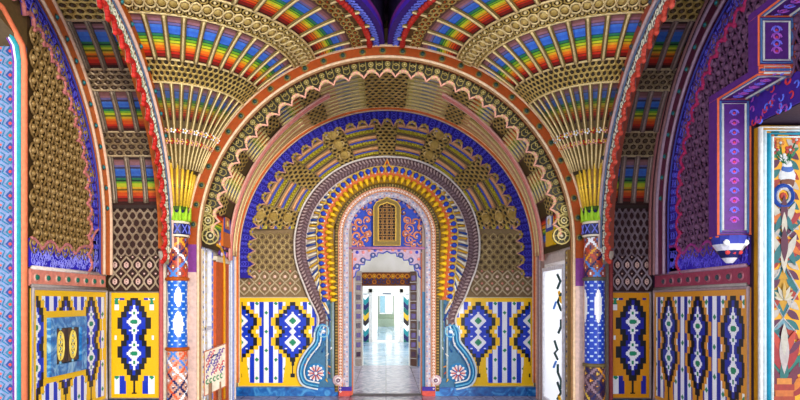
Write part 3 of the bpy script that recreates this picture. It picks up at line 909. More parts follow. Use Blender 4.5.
# stucco lattice on the niche wall beside the portal
for s, lab in ((-1,'brown stucco lattice above the tile panel left of the portal'),(1,'brown stucco lattice above the tile panel right of the portal')):
    t = thing('stucco_lattice', lab, 'lattice', (s*1.9, YW, 1.72), 'stucco lattices beside the portal')
    S = flatS(YW-.012)
    m = MB(); n = 8; u0, u1 = 1.12, 2.52; w = (u1-u0)/n
    for j in range(2):
        for i in range(n):
            u = u0+(i+.5)*w; z = 1.72+.21*j
            ox = out_x(z+.1)
            if u-w*.3 < -ox+.0: continue
            for sg in (-1, 1):
                s_line(m, S, [(s*(u+sg*w*.5*sin(PI*k/8)**1.3), z+.21*k/8) for k in range(9)], .013, (196,178,146), .01, 4)
            s_blob(m, S, s*u, z+.105, .03, (232,196,180), .016); s_blob(m, S, s*(u+w/2), z+.2, .022, (214,140,120), .014)
    m.build('ogee_tracery', PLASTER, t, True)
    m = MB(); z = 2.2; j = 0
    while z < 2.75:
        u = 1.0+(.07 if j % 2 else 0)
        while u < 2.5:
            if out_x(z) is None or u > -out_x(z)+.05:
                s_loop(m, S, s*u, z, .066, .062, .014, jit((176,152,100),12), 7, .01, 1); s_blob(m, S, s*u, z, .02, (70,50,30), .01)
            u += .14
        z += .085; j += 1
    m.build('scale_tracery', GILT, t, True)

# ============================================================ HORSESHOE PORTAL
YP = YW-.06
def FP(a, z, d): return (a, YP-d, z)
def mirror(P): return [(2*MX-a, z, -na, nz) for (a,z,na,nz) in P]
def portal():
    t = thing('horseshoe_portal', 'horseshoe portal surround with braided, feathered and tongued bands ending in blue scrolls', 'portal', (MX, YW, 0))
    OP = poly_path(OUTL, 1)
    # make normals point outwards (left)
    if OP[len(OP)//2][2] > 0: OP = [(a,z,-na,-nz) for a,z,na,nz in OP]
    iA = next(i for i,p in enumerate(OP) if p[1] < PW(0,326)[1]) # where the scroll begins
    UP = OP[:iA+1]
    px = YP/F
    CX = MX
    full = UP[::-1]+mirror(UP)[1:]
    # backing slab reaching the wall, inside the outline
    m = MB()
    for s in (-1, 1):
        for i in range(len(OUTL)-1):
            (xa,za_),(xb,zb_) = OUTL[i], OUTL[i+1]
            xi = MX-.60
            pa = [(xa,za_),(xb,zb_),(max(xb,xi) if zb_ > 2.5 else xi,zb_),(max(xa,xi) if za_ > 2.5 else xi,za_)]
            if zb_ > 2.9:
                # above the door the slab runs down to the tongued arch
                rr = 46*px; cz = PW(0,236)[1]
                def cl(x,z):
                    dx, dz = x-CX, z-cz; l = math.hypot(dx, dz); return (CX+dx/l*rr, cz+dz/l*rr)
                pa = [(xa,za_),(xb,zb_),cl(xb,zb_),cl(xa,za_)]
            elif zb_ > PW(0,236)[1]-.001:
                pass
            pts = [( (2*MX-x) if s > 0 else x, YP, z) for x,z in pa]
            m.face(pts, (150,130,120) if zb_ > 1.75 else (60,112,150))
        for i in range(len(OUTL)-1):
            (xa,za_),(xb,zb_) = OUTL[i], OUTL[i+1]
            f = (lambda x: 2*MX-x) if s > 0 else (lambda x: x)
            m.face([(f(xa),YP,za_),(f(xb),YP,zb_),(f(xb),YW,zb_),(f(xa),YW,za_)], (180,170,160))
    m.build('slab', PLASTER, t)
    # outer moulding lines + braid
    m = MB(); roll(m, FP, full, -.012, .012, .018, (214,206,200)); roll(m, FP, full, -.215, .012, .015, (206,190,190)); m.build('moulding', PLASTER, t, True)
    m = MB(); strip(m, FP, full, -.205, -.025, 0, .01, (104,78,84))
    for (a,z,na,nz) in resample(full, .062):
        ta, tz = -nz, na
        for sg, c in ((-1,(136,110,118)),(1,(176,152,152))):
            m.tube([FP(a+na*-.115, z+nz*-.115, .02), FP(a+na*(-.115+sg*.045)+ta*.03, z+nz*(-.115+sg*.045)+tz*.03, .035), FP(a+na*(-.115+sg*.08)+ta*.035, z+nz*(-.115+sg*.08)+tz*.035, .015)], lambda q: .02*(1-.6*abs(2*q-1)), c, 5)
    m.build('braid', PLASTER, t, True)
    # circle bands: tongues
    cz = PW(0,237)[1]
    def circ(rpx, a0=-22, a1=202, n=90): return [(CX-rpx*px*cos(rad(a)), cz+rpx*px*sin(rad(a)), -cos(rad(a)), sin(rad(a))) for a in lsp(a0, a1, n)]
    def tongue_path(rpx):
        P = []
        for i in range(14): P.append((CX-(rpx-5*(1-i/14))*px, PW(0, 300-63*i/14)[1], -1, 0))
        P += circ(rpx, 0, 180, 70)
        for i in range(13, -1, -1): P.append((CX+(rpx-5*(1-i/14))*px, PW(0, 300-63*i/14)[1], 1, 0))
        return P
    # feather crescents on both sides
    for s in (-1, 1):
        m = MB(); n = 46
        for i in range(n):
            a = rad(-55+ (111+0)*i/(n-1)) # angle above horizontal
            A = V((CX+s*70.5*px*cos(a) , cz+70.5*px*sin(a)-0.0))
            # outer end on the inner edge of the braid
            best = None
            for (x,z,na,nz) in UP:
                xi, zi = x-na*.215, z-nz*.215
                d = abs(math.atan2(zi-cz, -(xi-CX))-a)
                if best is None or d < best[0]: best = (d, xi, zi)
            B = V(((best[1] if s < 0 else 2*MX-best[1]), best[2]))
            if a < 0:
                zz_ = cz-(-a)*60*px*1.15; A = V((CX+s*(70.5-5*min(1,(cz-zz_)/(63*px)))*px, zz_))
                xo_ = out_x(zz_)
                if xo_ is not None: best = (0, xo_+.225, zz_+.05)
            L_ = (B-A).length
            if L_ < .02: continue
            c = [(36,70,150),(232,226,206),(206,160,40),(232,226,206)][i % 4]
            m.tube([FP(A.x, A.y, .012), FP((A.x+B.x)/2, (A.y+B.y)/2-.015, .03), FP(B.x, B.y-.03, .012)], lambda q: .012+.012*q, c, 5)
        m.build('feather_band', PLASTER, t, True)
    C0 = tongue_path(70.5); m = MB()
    strip(m, FP, C0, -.17*1.25, 0, 0, .022, (206,104,46)); roll(m, FP, C0, .0, .03, .015, (206,176,96))
    C1 = resample(C0, .125)
    low = [(a,z,na,nz) for (a,z,na,nz) in C1]
    for k, (a,z,na,nz) in enumerate(low):
        c = (36,70,190)
        m.tube([FP(a-na*.01, z-nz*.01, .03), FP(a-na*.05, z-nz*.05, .045), FP(a-na*.115, z-nz*.115, .03)], lambda q: .008+.038*sin(PI*min(1,q*.85+.15)), c, 7)
        m.tube([FP(a+.5*.125*nz-na*.01, z-.5*.125*na-nz*.01, .025), FP(a+.5*.125*nz-na*.11, z-.5*.125*na-nz*.11, .035)], .018, (214,178,70), 5)
        m.blob(FP(a-na*.1, z-nz*.1, .022), (0,-1,0), .02, (232,226,236), .03)
    m.build('tongue_band', PLASTER, t, True)
    # ogee tip
    m = MB()
    m.tube([FP(CX-.14, PW(0,170)[1], .03), FP(CX-.05, PW(0,167)[1], .04), FP(CX, PW(0,160)[1], .045), FP(CX+.05, PW(0,167)[1], .04), FP(CX+.14, PW(0,170)[1], .03)], .016, (236,170,50), 6)
    m.blob(FP(CX, PW(0,163)[1], .03), (0,-1,0), .03, RED, .03)
    m.build('ogee_tip', PLASTER, t, True)
    C2 = tongue_path(59.5); m = MB(); strip(m, FP, C2, -.1, .0, 0, .03, (140,104,20))
    for (a,z,na,nz) in resample(C2, .105):
        m.tube([FP(a+na*.02, z+nz*.02, .035), FP(a-na*.04, z-nz*.04, .05), FP(a-na*.085, z-nz*.085, .03)], lambda q: .042*(1-q*.75), (244,196,30), 7)
    m.build('yellow_tongues', PLASTER, t, True)
    # legs: vertical straight bands below the circle, both sides: tongue/yellow bands turn into slim strips, bead band goes to the floor
    def legs(rpx, name, w, d, col, bead=None, mat=PLASTER, zb=None):
        P = []
        zlow = zb if zb is not None else .08
        cc = PW(0,236)[1]
        for z in lsp(zlow, cc, 30)[:-1]: P.append((CX-rpx*px, z, -1, 0))
        for a in lsp(0, 180, 60): P.append((CX-rpx*px*cos(rad(a)), cc+rpx*px*sin(rad(a)), -cos(rad(a)), sin(rad(a))))
        for z in lsp(cc, zlow, 30)[1:]: P.append((CX+rpx*px, z, 1, 0))
        m = MB(); strip(m, FP, P, -w, 0, 0, d, col)
        if bead: bead(m, P, w, d)
        return m.build(name, mat, t, True if bead else False)
    def b_olive(m, P, w, d):
        for (a,z,na,nz) in resample(P, .05): m.tube([FP(a-na*.01, z-nz*.01, d), FP(a-na*(w-.01), z-nz*(w-.01), d)], .009, jit((176,150,80),20), 4)
    legs(52.3, 'olive_reveal', .062, .035, (92,76,40), b_olive)
    def b_dots(m, P, w, d):
        roll(m, FP, P, -.005, d, .01, (214,150,110)); roll(m, FP, P, -w+.005, d, .01, (214,150,110))
        for k, (a,z,na,nz) in enumerate(resample(P, .052)): 
            ctr = V(FP(a-na*w/2, z-nz*w/2, d)); m.blob(ctr, (0,-1,0), .022, (244,236,226), .018, 8); m.blob(ctr+V((0,-.012,0)), (0,-1,0), .009, (200,90,70), .01, 5)
    legs(48.6, 'beaded_band', .075, .04, (176,110,90), b_dots)
    def b_lace(m, P, w, d):
        for k, (a,z,na,nz) in enumerate(resample(P, .042)):
            m.blob(FP(a-na*w*(.3 if k % 2 else .7), z-nz*w*(.3 if k % 2 else .7), d), (0,-1,0), .015, ((196,130,130),(110,140,196),(236,222,214))[k % 3], .012, 5)
    legs(44.0, 'patterned_jamb', .10, .03, (186,178,194), b_lace)
    # straight grey and blue mouldings between the beaded band and the scroll
    for s in (-1, 1):
        m = MB()
        for rp, c, zt_ in ((54,(150,170,180),300),(57,(60,100,140),304),(60,(170,186,190),312),(55.5,(110,130,120),300)):
            m.tube([FP(CX+s*rp*px, .3, .012), FP(CX+s*rp*px, PW(0,zt_)[1], .012)], .02, c, 6)
        m.build('moulding', PLASTER, t, True)
    # scrolls
    for s in (-1, 1):
        f = (lambda x: x) if s < 0 else (lambda x: 2*MX-x)
        m = MB()
        path = OP[iA-2:]
        def G(P, o, d, r, c): m.tube([(f(a+na*o), YP-d, z+nz*o) for (a,z,na,nz) in P], r, c, 6)
        G(path, -.015, .02, .018, (214,226,232)); G(path, -.07, .01, .042, (24,116,176)); G(path, -.07, .05, .012, (110,186,222)); G(path, -.125, .02, .014, (226,232,236)); G(path, -.15, .015, .010, (30,90,150))
        def disc(cx, cy, r, c, h):
            x_, z_ = PW(cx, cy); m.blob((f(x_), YP-.008, z_), (0,-1,0), r, c, h, 16)
        def sp(cx, cz_, r0, turns, k0, c, rr, sg=1):
            pts = []
            for i in range(40):
                q = i/39; an = k0+sg*q*turns*2*PI; R_ = r0*(1-.85*q)
                x_, z_ = PW(cx, cz_); pts.append((f(x_+R_*cos(an)), YP-.03, z_+R_*sin(an)))
            m.tube(pts, rr, c, 6)
        # small upper volute
        disc(323, 332, .15, (24,110,180), .02); sp(323, 332, .135, 1.6, PI, (130,196,226), .013, -1); disc(323.5, 331.5, .04, WHITE, .05)
        # rosette in the belly of the scroll
        disc(316, 373, .17, (30,120,180), .015); disc(316, 373, .145, (232,206,206), .022)
        x_, z_ = PW(316, 373)
        for k in range(12):
            an = 2*PI*k/12; m.tube([(f(x_)+.03*cos(an), YP-.035, z_+.03*sin(an)), (f(x_)+.12*cos(an), YP-.03, z_+.12*sin(an))], .010, ((200,70,80),(40,80,160))[k % 2], 5)
            m.blob((f(x_)+.128*cos(an+.26), YP-.02, z_+.128*sin(an+.26)), (0,-1,0), .018, WHITE, .02, 6)
        m.blob((f(x_), YP-.03, z_), (0,-1,0), .03, WHITE, .03, 8)
        # small leaves filling the scroll
        for (cx, cy, c, an, L_) in ((309,360,(232,140,60),130,.07),(311,355,(236,232,226),120,.08),(306,365,(206,90,60),150,.06),(322,352,(30,90,160),60,.09),(326,356,(236,232,226),40,.08),(325,346,(90,150,200),90,.08),(320,346,(236,232,226),110,.08),(328,366,(232,150,60),-20,.07),(328,372,(206,90,60),-40,.07),(327,360,(40,120,180),10,.08),(331,350,(236,236,236),80,.08),(330,342,(90,150,200),80,.09),(316,353,(90,150,206),100,.08),(326,379,(236,190,80),-60,.06)):
            x_, z_ = PW(cx, cy); an = rad(an)
            m.tube([(f(x_), YP-.01, z_), (f(x_+L_*.5*cos(an)), YP-.03, z_+L_*.5*sin(an)), (f(x_+L_*cos(an)), YP-.01, z_+L_*sin(an))], lambda q: .016*(1-q*.6), c, 5)
        # round boss at the foot of the jamb
        x_, z_ = PW(338.5, 380)
        for (r, c, h) in ((.10, (200,170,180), .03), (.07, (236,226,226), .04), (.045, (130,90,120), .055), (.02, WHITE, .065)): m.blob((f(x_), YP-.03, z_), (0,-1,0), r, c, h, 14)
        m.build('scroll', PLASTER, t, True)
    # plinth
    for s in (-1, 1):
        a, b = sorted((CX+s*.60, CX+s*.82)); m = MB(); m.box((a, YP-.05, 0), (b, YW, .09), (206,80,70)); m.box((a, YP-.052, .09), (b, YW, .16), (60,40,150)); m.build('plinth', PLASTER, t)
portal()

# tympanum with the little grille window
def tympanum():
    t = thing('tympanum', 'blue tympanum painted with salmon arabesques above the doorway', 'panel', (MX, YW, 2.5))
    px = YP/F; cz = PW(0,236)[1]; R = 40.5*px
    zb = PW(0,247.5)[1]
    m = MB(); n = 40; ring = [(MX-R*cos(PI*i/n), cz+R*sin(PI*i/n)) for i in range(n+1)]
    m.face([(x, YP+.05, z) for x, z in [(MX-R, zb)]+ring+[(MX+R, zb)]][::-1], (40,70,180)); m.build('field', PLASTER, t)
    rnd = random.Random(5)
    S = flatS(YP+.045)
    for s in (-1, 1):
        m = MB()
        for (x, z, r) in ((22,228,6),(22,240,6),(30,236,6),(17,212,4),(28,222,5),(20,220,4),(34,242,4),(24,206,4),(33,228,4),(19,234,4),(27,244,4)):
            X_, Z_ = PW(387+s*x, z); rr = r*px
            for k in range(2):
                k0 = rnd.random()*6
                s_line(m, S, [(X_+s*rr*cos(k0+q)*(1-q/7), Z_+rr*sin(k0+q)*(1-q/7)) for q in lsp(0, 5, 10)], .012, ((226,130,70) if k else (214,150,130)), .006, 5)
            s_blob(m, S, X_, Z_, .018, (240,200,180), .02)
        m.build('arabesque', PLASTER, t, True)
    m = MB()
    for i in range(24):
        a = PI*(i+.5)/24; m.blob((MX-R*.93*cos(a), YP+.05, cz+R*.93*sin(a)), (0,-1,0), .03, ((210,130,130),(150,140,200))[i % 2], .03, 6)
    m.box((MX-R, YP-.01, zb-.03), (MX+R, YW, zb+.012), (176,120,160)); m.build('border', PLASTER, t, True)
tympanum()
def grille():
    t = thing('grille_window', 'small gilt-framed grille window with pointed head above the doorway', 'window', (MX, YP, 2.6))
    px = YP/F; x0, x1 = MX-13.2*px, MX+13.2*px; z0, z1 = PW(0,245.5)[1], PW(0,197.5)[1]; zs = PW(0,207)[1]
    Y0 = YP-.03
    outl = [(x0,z0),(x0,zs),(x0+.05,zs+.08),(MX-.05,z1-.03),(MX,z1),(MX+.05,z1-.03),(x1-.05,zs+.08),(x1,zs),(x1,z0)]
    w = .075; inn = [(x0+w,z0+w),(x0+w,zs-.01),(x0+w+.03,zs+.03),(MX-.04,z1-w-.03),(MX,z1-w-.01),(MX+.04,z1-w-.03),(x1-w-.03,zs+.03),(x1-w,zs-.01),(x1-w,z0+w)]
    m = MB(); n = len(outl)
    for i in range(n):
        a, b = outl[i], outl[(i+1)%n]; c, d = inn[(i+1)%n], inn[i]
        m.face([(a[0],Y0,a[1]),(b[0],Y0,b[1]),(c[0],Y0,c[1]),(d[0],Y0,d[1])][::-1], (112,88,10))
        m.face([(a[0],Y0,a[1]),(b[0],Y0,b[1]),(b[0],YW,b[1]),(a[0],YW,a[1])], (84,66,12))
        m.face([(d[0],Y0,d[1]),(c[0],Y0,c[1]),(c[0],YW,c[1]),(d[0],YW,d[1])], (84,66,12))
    m.tube([(x,Y0,z) for x,z in outl], .012, (196,160,50), 5, True); m.tube([(x,Y0,z) for x,z in inn], .012, (206,166,60), 5, True)
    m.build('frame', GILT, t)
    m = MB(); m.face([(x,YP+.04,z) for x,z in inn][::-1], (40,18,14)); m.build('backing', WOOD, t)
    m = MB(); S = flatS(YP+.0)
    nx, nz = 4, 7
    for i in range(nx):
        for j in range(nz):
            u = x0+w+(x1-x0-2*w)*(i+.5)/nx; z = z0+w+(z1-z0-2*w)*(j+.5)/nz
            if z > zs+.03 and abs(u-MX) > .06: continue
            s_loop(m, S, u, z, .03, .034, .009, (176,130,70), 6); 
            for k in range(4):
                an = PI/4+PI/2*k; s_line(m, S, [(u+.028*cos(an), z+.032*sin(an)), (u+.045*cos(an), z+.055*sin(an))], .008, (200,150,90), 0, 4)
    for i in range(nx+1): s_line(m, S, [(x0+w+(x1-x0-2*w)*i/nx, z0+w), (x0+w+(x1-x0-2*w)*i/nx, zs)], .006, (140,100,60))
    m.build('lattice', GILT, t, True)
grille()
# scalloped fringe hanging in the door head
def fringe():
    t = thing('door_fringe', 'scalloped pink and blue fringe hanging in the head of the doorway', 'fringe', (MX, YP, 2.4))
    half = [(0,251),(4,253),(9,252.5),(10,256),(15,255.5),(17,260),(22,259.5),(23,264.5),(27,264.5),(28,270),(31,271),(32,276),(34.5,278)]
    m = MB(); Y0 = YP+.06
    for s in (-1, 1):
        for i in range(len(half)-1):
            (xa,ya),(xb,yb) = half[i], half[i+1]
            a = PW(387+s*xa, ya); b = PW(387+s*xb, yb); zt = PW(0,247)[1]
            m.hexa([(a[0],Y0,a[1]),(b[0],Y0,b[1]),(b[0],Y0+.05,b[1]),(a[0],Y0+.05,a[1]),(a[0],Y0,zt),(b[0],Y0,zt),(b[0],Y0+.05,zt),(a[0],Y0+.05,zt)], (186,160,184))
    m.build('panel', PLASTER, t)
    m = MB()
    for s in (-1, 1):
        m.tube([(PW(387+s*x,0)[0], Y0, PW(0,y)[1]) for x, y in half], .014, (70,90,180), 5)
        for (x,y) in ((14,254),(24,259),(30,265)):
            X_, Z_ = PW(387+s*x, y+1); m.tube([(X_+.038*cos(2*PI*k/10), Y0-.01, Z_+.038*sin(2*PI*k/10)) for k in range(10)], .013, (70,90,150), 5, True)
            m.blob((X_, Y0-.01, Z_), (0,-1,0), .016, (200,210,240), .02)
        for (x,y,c) in ((6,249.5,(226,140,120)),(12,250,(80,90,190)),(18,250,(226,150,120)),(24,252,(226,140,140)),(30,252,(60,70,190)),(32,259,(226,130,110)),(33.5,268,(70,80,190))):
            X_, Z_ = PW(387+s*x, y); m.blob((X_, Y0, Z_), (0,-1,0), .03, c, .02, 7)
    m.build('ornament', PLASTER, t, True)
fringe()
# door jamb linings
for s, nm in ((-1,'trim_1'),(1,'trim_2')):
    m = MB(); xj = MX+s*.585
    for k, c in enumerate(((206,110,60),(226,200,190),(90,120,190),(214,130,90),(226,214,206))):
        a, b = sorted((xj, xj+s*.03)); y0_ = YP+.02+k*.085; m.box((a, y0_, 0), (b, y0_+.085, 2.44), c)
    m.box((min(xj,xj+s*.03), YP+.445, 0), (max(xj,xj+s*.03), 10.72, 2.44), (222,214,210))
    struct(m.build(nm, PLASTER))
m = MB(); m.box((-.62, YP-.05, 0), (.64, YW+.1, .015), (90,86,90)); struct(m.build('trim_3', PLASTER))

# ============================================================ ENFILADE BEHIND THE DOOR
def room(y0, y1, w, h, n):
    # unseen side walls; tall openings added and widened to let daylight in
    for s, sn in ((-1,'left'),(1,'right')):
        x0, x1 = sorted((s*w, s*(w+.3))); L_ = y1-y0; bx = []
        k = max(1, int(L_/4)); seg = L_/k
        for i in range(k):
            a = y0+i*seg
            bx += [((x0,a,0),(x1,a+.2,h)), ((x0,a+seg-.2,0),(x1,a+seg,h)), ((x0,a+.2,0),(x1,a+seg-.2,.1)), ((x0,a+.2,h-.15),(x1,a+seg-.2,h))]
        cellwall('wall_room_%s_%d' % (sn, n), bx, WHITEP)
    cellwall('ceiling', [((-w-.3,y0,h),(w+.3,y1,h+.1))], WHITEP)
room(10.7, 15.0, 3, 3.3, 2); room(15.3, 24.0, 3, 3.4, 3); room(24.3, 34, 2.4, 3.2, 4); room(34.3, 41, 2.4, 3.2, 5)
EXo = .0
cellwall('wall_room_2', [((-3,15,0),(-.58,15.3,3.4)), ((.58,15,0),(3,15.3,3.4)), ((-.58,15,2.02),(.58,15.3,3.4))], WHITEP)
cellwall('wall_room_3', [((-3,24,0),(-.55,24.3,3.5)), ((.55,24,0),(3,24.3,3.5)), ((-.55,24,1.98),(.55,24.3,3.5))], WHITEP)
cellwall('wall_room_5', [((-2.5,34,0),(-.48,34.3,3.3)), ((.48,34,0),(2.5,34.3,3.3)), ((-.48,34,1.96),(.48,34.3,3.3))], WHITEP)
cellwall('wall_room_4', [((-2.5,40.8,0),(-.45,41,3.3)), ((.45,40.8,0),(2.5,41,3.3)), ((-.45,40.8,0),(.45,41,.80)), ((-.45,40.8,2.1),(.45,41,3.3))], PLASTER, (150,160,150))
# end window
t = thing('casement_window', 'pale casement window at the far end of the enfilade', 'window', (0,40,.82))
m = MB()
for (a, b) in (((-.45,-.40),(.82,2.1)),((.40,.45),(.82,2.1)),((-.07,-.0),(.82,2.1)),((-.45,.45),(.82,.88)),((-.45,.45),(2.04,2.1))): m.box((a[0],40.78,b[0]),(a[1],40.86,b[1]),(206,216,214))
m.build('frame', WOOD, t)
m = MB(); m.box((-.45,40.82,.82),(-.07,40.83,2.1),(150,190,206)); m.build('curtain', WOOD, t)
m = MB(); m.box((-.62,39.1,0),(.62,39.7,.5),(156,170,146)); m.box((-.62,39.6,.5),(.62,39.7,.8),(140,156,134)); tag(m.build('bench', WOOD), 'low grey-green bench under the far window of the enfilade', 'bench')
# white low steps in the third doorway
m = MB(); m.box((-.55,24.0,0),(.55,24.3,.06),(240,240,240)); struct(m.build('trim_4', WHITEP))
# frieze over the second doorway
t = thing('door_frieze', 'carved orange and gold frieze over the second doorway', 'frieze', (0,14.97,2.02))
m = MB(); m.box((-.70,14.93,2.0),(.70,15,2.34),(120,62,24)); m.build('board', WOOD, t)
m = MB(); S = flatS(14.93)
for i in range(12):
    u = -.64+1.28*i/11
    s_loop(m, S, u, 2.24, .05, .05, .014, (226,150,50), 8, .01); s_blob(m, S, u, 2.24, .03, (236,190,60) if i % 2 else (120,40,30), .03)
    s_loop(m, S, u, 2.1, .045, .05, .012, (60,60,110) if i % 3 else (200,120,40), 7, .01); s_blob(m, S, u+.05, 2.17, .02, (30,60,150), .02)
m.build('carving', PLASTER, t)
# white frame of third door
t = thing('door_frame', 'white door frame of the third doorway in the enfilade', 'door frame', (0,23.95,0))
m = MB()
for s in (-1,1): a,b = sorted((s*.55, s*.68)); m.box((a,23.9,0),(b,24.0,2.12),(190,190,190))
m.build('jamb', WOOD, t); m = MB(); m.box((-.68,23.9,1.98),(.68,24,2.12),(206,206,200)); m.box((-.14,23.88,1.90),(.2,23.9,1.955),(70,84,110)); m.build('lintel', WOOD, t)
# chevron pilasters
def chevron(name, label, xc, w, Y, z0, z1, cols, per=.14, group='chevron pilasters'):
    m = MB(); y = Y; n = int((z1-z0)/per)+2
    m.box((xc-w/2-.03, Y, z0), (xc+w/2+.03, Y+.06, z1+.03), (214,224,228))
    for i in range(-2, n):
        for s in (-1, 1):
            zc_ = z0+i*per
            pts = [(xc, zc_), (xc+s*w/2, zc_+w*.55), (xc+s*w/2, zc_+w*.55+per*.98), (xc, zc_+per*.98)]
            pts = [(x, max(z0, min(z1, z))) for x, z in pts]
            if pts[1][1] >= z1 and pts[0][1] >= z1 or pts[2][1] <= z0: continue
            m.face([(x, Y-.004, z) for x, z in pts] if s > 0 else [(x, Y-.004, z) for x, z in pts][::-1], cols[i % len(cols)])
    return tag(m.build(name, TILE), label, 'pilaster', group)
cc = [NAVY, TEAL, WHITE, (40,34,40), (214,170,40), (20,100,90)]
chevron('chevron_pilaster', 'multicoloured chevron pilaster left of the third doorway', -.83, .3, 23.93, 0, 1.92, cc, .21)
chevron('chevron_pilaster', 'multicoloured chevron pilaster right of the third doorway', .85, .3, 23.93, 0, 1.92, cc, .21)
chevron('zigzag_panel', 'yellow, blue and green zigzag tile panel right of the second doorway', .97, .32, 14.93, .30, 1.12, [YEL, TBLUE, WHITE, (20,90,60), BLACK, TBLUE], .15, None)
m = MB(); m.box((.8,14.94,0),(1.14,15,.29),(255,255,255)); struct(m.build('baseboard_room_2', BLUEMARBLE))
# open door leaves with coloured panes
for s, lab, wc in ((-1,'pale open door leaf with violet panes left of the second doorway',(176,160,150)),(1,'dark brown open door leaf with violet panes right of the second doorway',(84,44,24))):
    t = thing('door_leaf', lab, 'door', (s*.60,14.9,0), 'open leaves of the second doorway')
    ang = rad(24); x0_ = s*.60; m = MB()
    def Q(u, d, z): return (x0_+s*(u*cos(ang)-d*sin(ang)*0)+0, 14.9-u*sin(ang)*2.0-d, z)
    W_ = .17
    def leafbox(u0,u1,z0,z1,d0,d1,c): m.hexa([Q(u0,d0,z0),Q(u1,d0,z0),Q(u1,d1,z0),Q(u0,d1,z0),Q(u0,d0,z1),Q(u1,d0,z1),Q(u1,d1,z1),Q(u0,d1,z1)], c)
    leafbox(0,W_,.02,2.36,-.02,.02,wc); m.build('board', WOOD, t)
    for k in range(9):
        m = MB(); z = .25+k*.235
        leafbox(.03,W_-.03,z,z+.12,.02,.028,(70,24,130) if k % 3 else (60,20,60)); m.build('pane', GLASSY, t)
        m = MB(); leafbox(-.01,W_+.01,z-.05,z-.035,.02,.032,(206,200,196)); m.build('rail', WOOD, t)

# ============================================================ BAY SIDES
# left: window opening, orange pilaster, small lantern blue square, notice board
t = thing('pilaster', 'orange pilaster with thin gold pipe on the left side of the bay', 'pilaster', (-2.54, 9.2, 0))
m = MB(); m.box((-2.56,8.9,0),(-2.52,9.62,2.22),(206,92,40)); m.build('shaft', PLASTER, t)
m = MB(); m.tube([(-2.5,9.28,.1),(-2.5,9.28,2.1),(-2.49,9.2,2.3),(-2.48,9.0,2.42),(-2.48,8.8,2.44)], .022, (240,176,40), 6); m.build('pipe', GILT, t, True)
m = MB(); m.box((-2.56,8.9,2.2),(-2.5,9.62,2.28),PALE)
for j in range(4):
    for i in range(5): m.blob((-2.5,8.98+i*.14,2.34+j*.11), (1,0,0), .05, ((90,40,140),(220,200,220),(60,80,190),(206,120,150))[(i+j)%4], .03, 7)
m.build('capital', PLASTER, t)
for k in range(12):
    pass
for side, ys, cols, lab in ((-1, (9.66,10.0), ((206,214,232),(80,110,200),(226,196,180)), 'pale blue and white corner jamb left of the niche'), (1, (9.7,10.0), ((160,130,120),(120,70,60),(190,110,80)), 'brown and rose corner jamb right of the niche')):
    m = MB()
    for k, c in enumerate(cols):
        ya = ys[0]+(ys[1]-ys[0])*k/3; yb = ys[0]+(ys[1]-ys[0])*(k+1)/3
        x0_, x1_ = sorted((side*2.56, side*(2.51-.01*(k%2)))); m.box((x0_,ya,0),(x1_,yb,2.36),c)
        m.tube([(side*2.5,(ya+yb)/2,0),(side*2.5,(ya+yb)/2,2.36)], .015, mix(c, WHITE, .4), 6)
    tag(m.build('corner_jamb', PLASTER), lab, 'jamb')
# upper side wall tiles (blue square tile on orange strip)
for side, c, y0_, lab in ((-1, (214,110,30), 9.0, 'orange strip with blue framed square tile above the left pilaster'), (1, (246,200,20), 8.75, 'yellow strip with blue framed white tile above the right door')):
    t = thing('tile_strip', lab, 'tile', (side*2.5, y0_+.2, 2.5)); x = side*2.44
    a, b = sorted((x, side*2.49)); m = MB(); m.box((a,y0_,2.44),(b,y0_+.42,3.1),c); m.build('strip', TILE, t)
    m = MB(); fx = x-side*.004; a, b = sorted((fx, x)); m.box((a,y0_+.02,2.66),(b,y0_+.4,2.94),(30,70,180)); m.build('tile', TILE, t)
    m = MB(); fx2 = x-side*.008; a, b = sorted((fx2, fx)); m.box((a,y0_+.09,2.71),(b,y0_+.33,2.89),(206,120,50) if side < 0 else WHITE); m.blob((fx2, y0_+.21, 2.8), (-side,0,0), .05, (226,190,120), .02, 8); m.build('centre', TILE, t)
# notice board leaning by the left opening
t = thing('notice_board', 'white notice board with violet ornament and green letters beside left opening', 'sign', (-2.35, 8.6, .5))
bx0, bx1 = at(205,0,8.5)[0], at(225,0,8.7)[0]
def NB(u, v, d=0): 
    p0 = V((bx0, 8.45, at(0,352,8.45)[2])); p1 = V((bx1, 8.75, at(0,343.5,8.75)[2])); q0 = V((bx0, 8.45, at(0,396,8.45)[2])); q1 = V((bx1, 8.75, at(0,386,8.75)[2]))
    a = q0*(1-u)+q1*u; b = p0*(1-u)+p1*u; return a*(1-v)+b*v+V((.3,-.25,0)).normalized()*d
m = MB(); m.hexa([NB(0,0),NB(1,0),NB(1,0,-.03),NB(0,0,-.03),NB(0,1),NB(1,1),NB(1,1,-.03),NB(0,1,-.03)], (236,226,206)); m.build('board', WOOD, t)
m = MB(); m.tube([NB(0,0,.004),NB(1,0,.004),NB(1,1,.004),NB(0,1,.004)], .012, (206,120,90), 4, True); m.build('frame', WOOD, t)
m = MB()
for k in range(34):
    u = .14+.72*((k*7)%11)/10; v = .4+.52*((k*5)%17)/16; r = .035
    m.tube([NB(u+r*1.2*cos(q), v+r*sin(q), .006) for q in lsp(0,4.5,7)], .008, ((120,50,150),(200,60,90),(70,60,170))[k%3], 4)
m.tube([NB(.3,.8,.006),NB(.45,.84,.006),NB(.6,.82,.006)], .012, (30,40,110), 4)
for k in range(5):
    u = .14+.16*k; m.tube([NB(u+.05*cos(q), .29+.05*sin(q), .006) for q in lsp(.8,5.5,7)], .009, (60,140,90), 4)
m.build('ornament', PLASTER, t)
m = MB(); m.box((bx0+.05,8.5,0),(bx0+.09,8.54,.45),(150,110,80)); m.box((bx1-.09,8.66,0),(bx1-.05,8.7,.45),(150,110,80)); m.build('leg', WOOD, t)
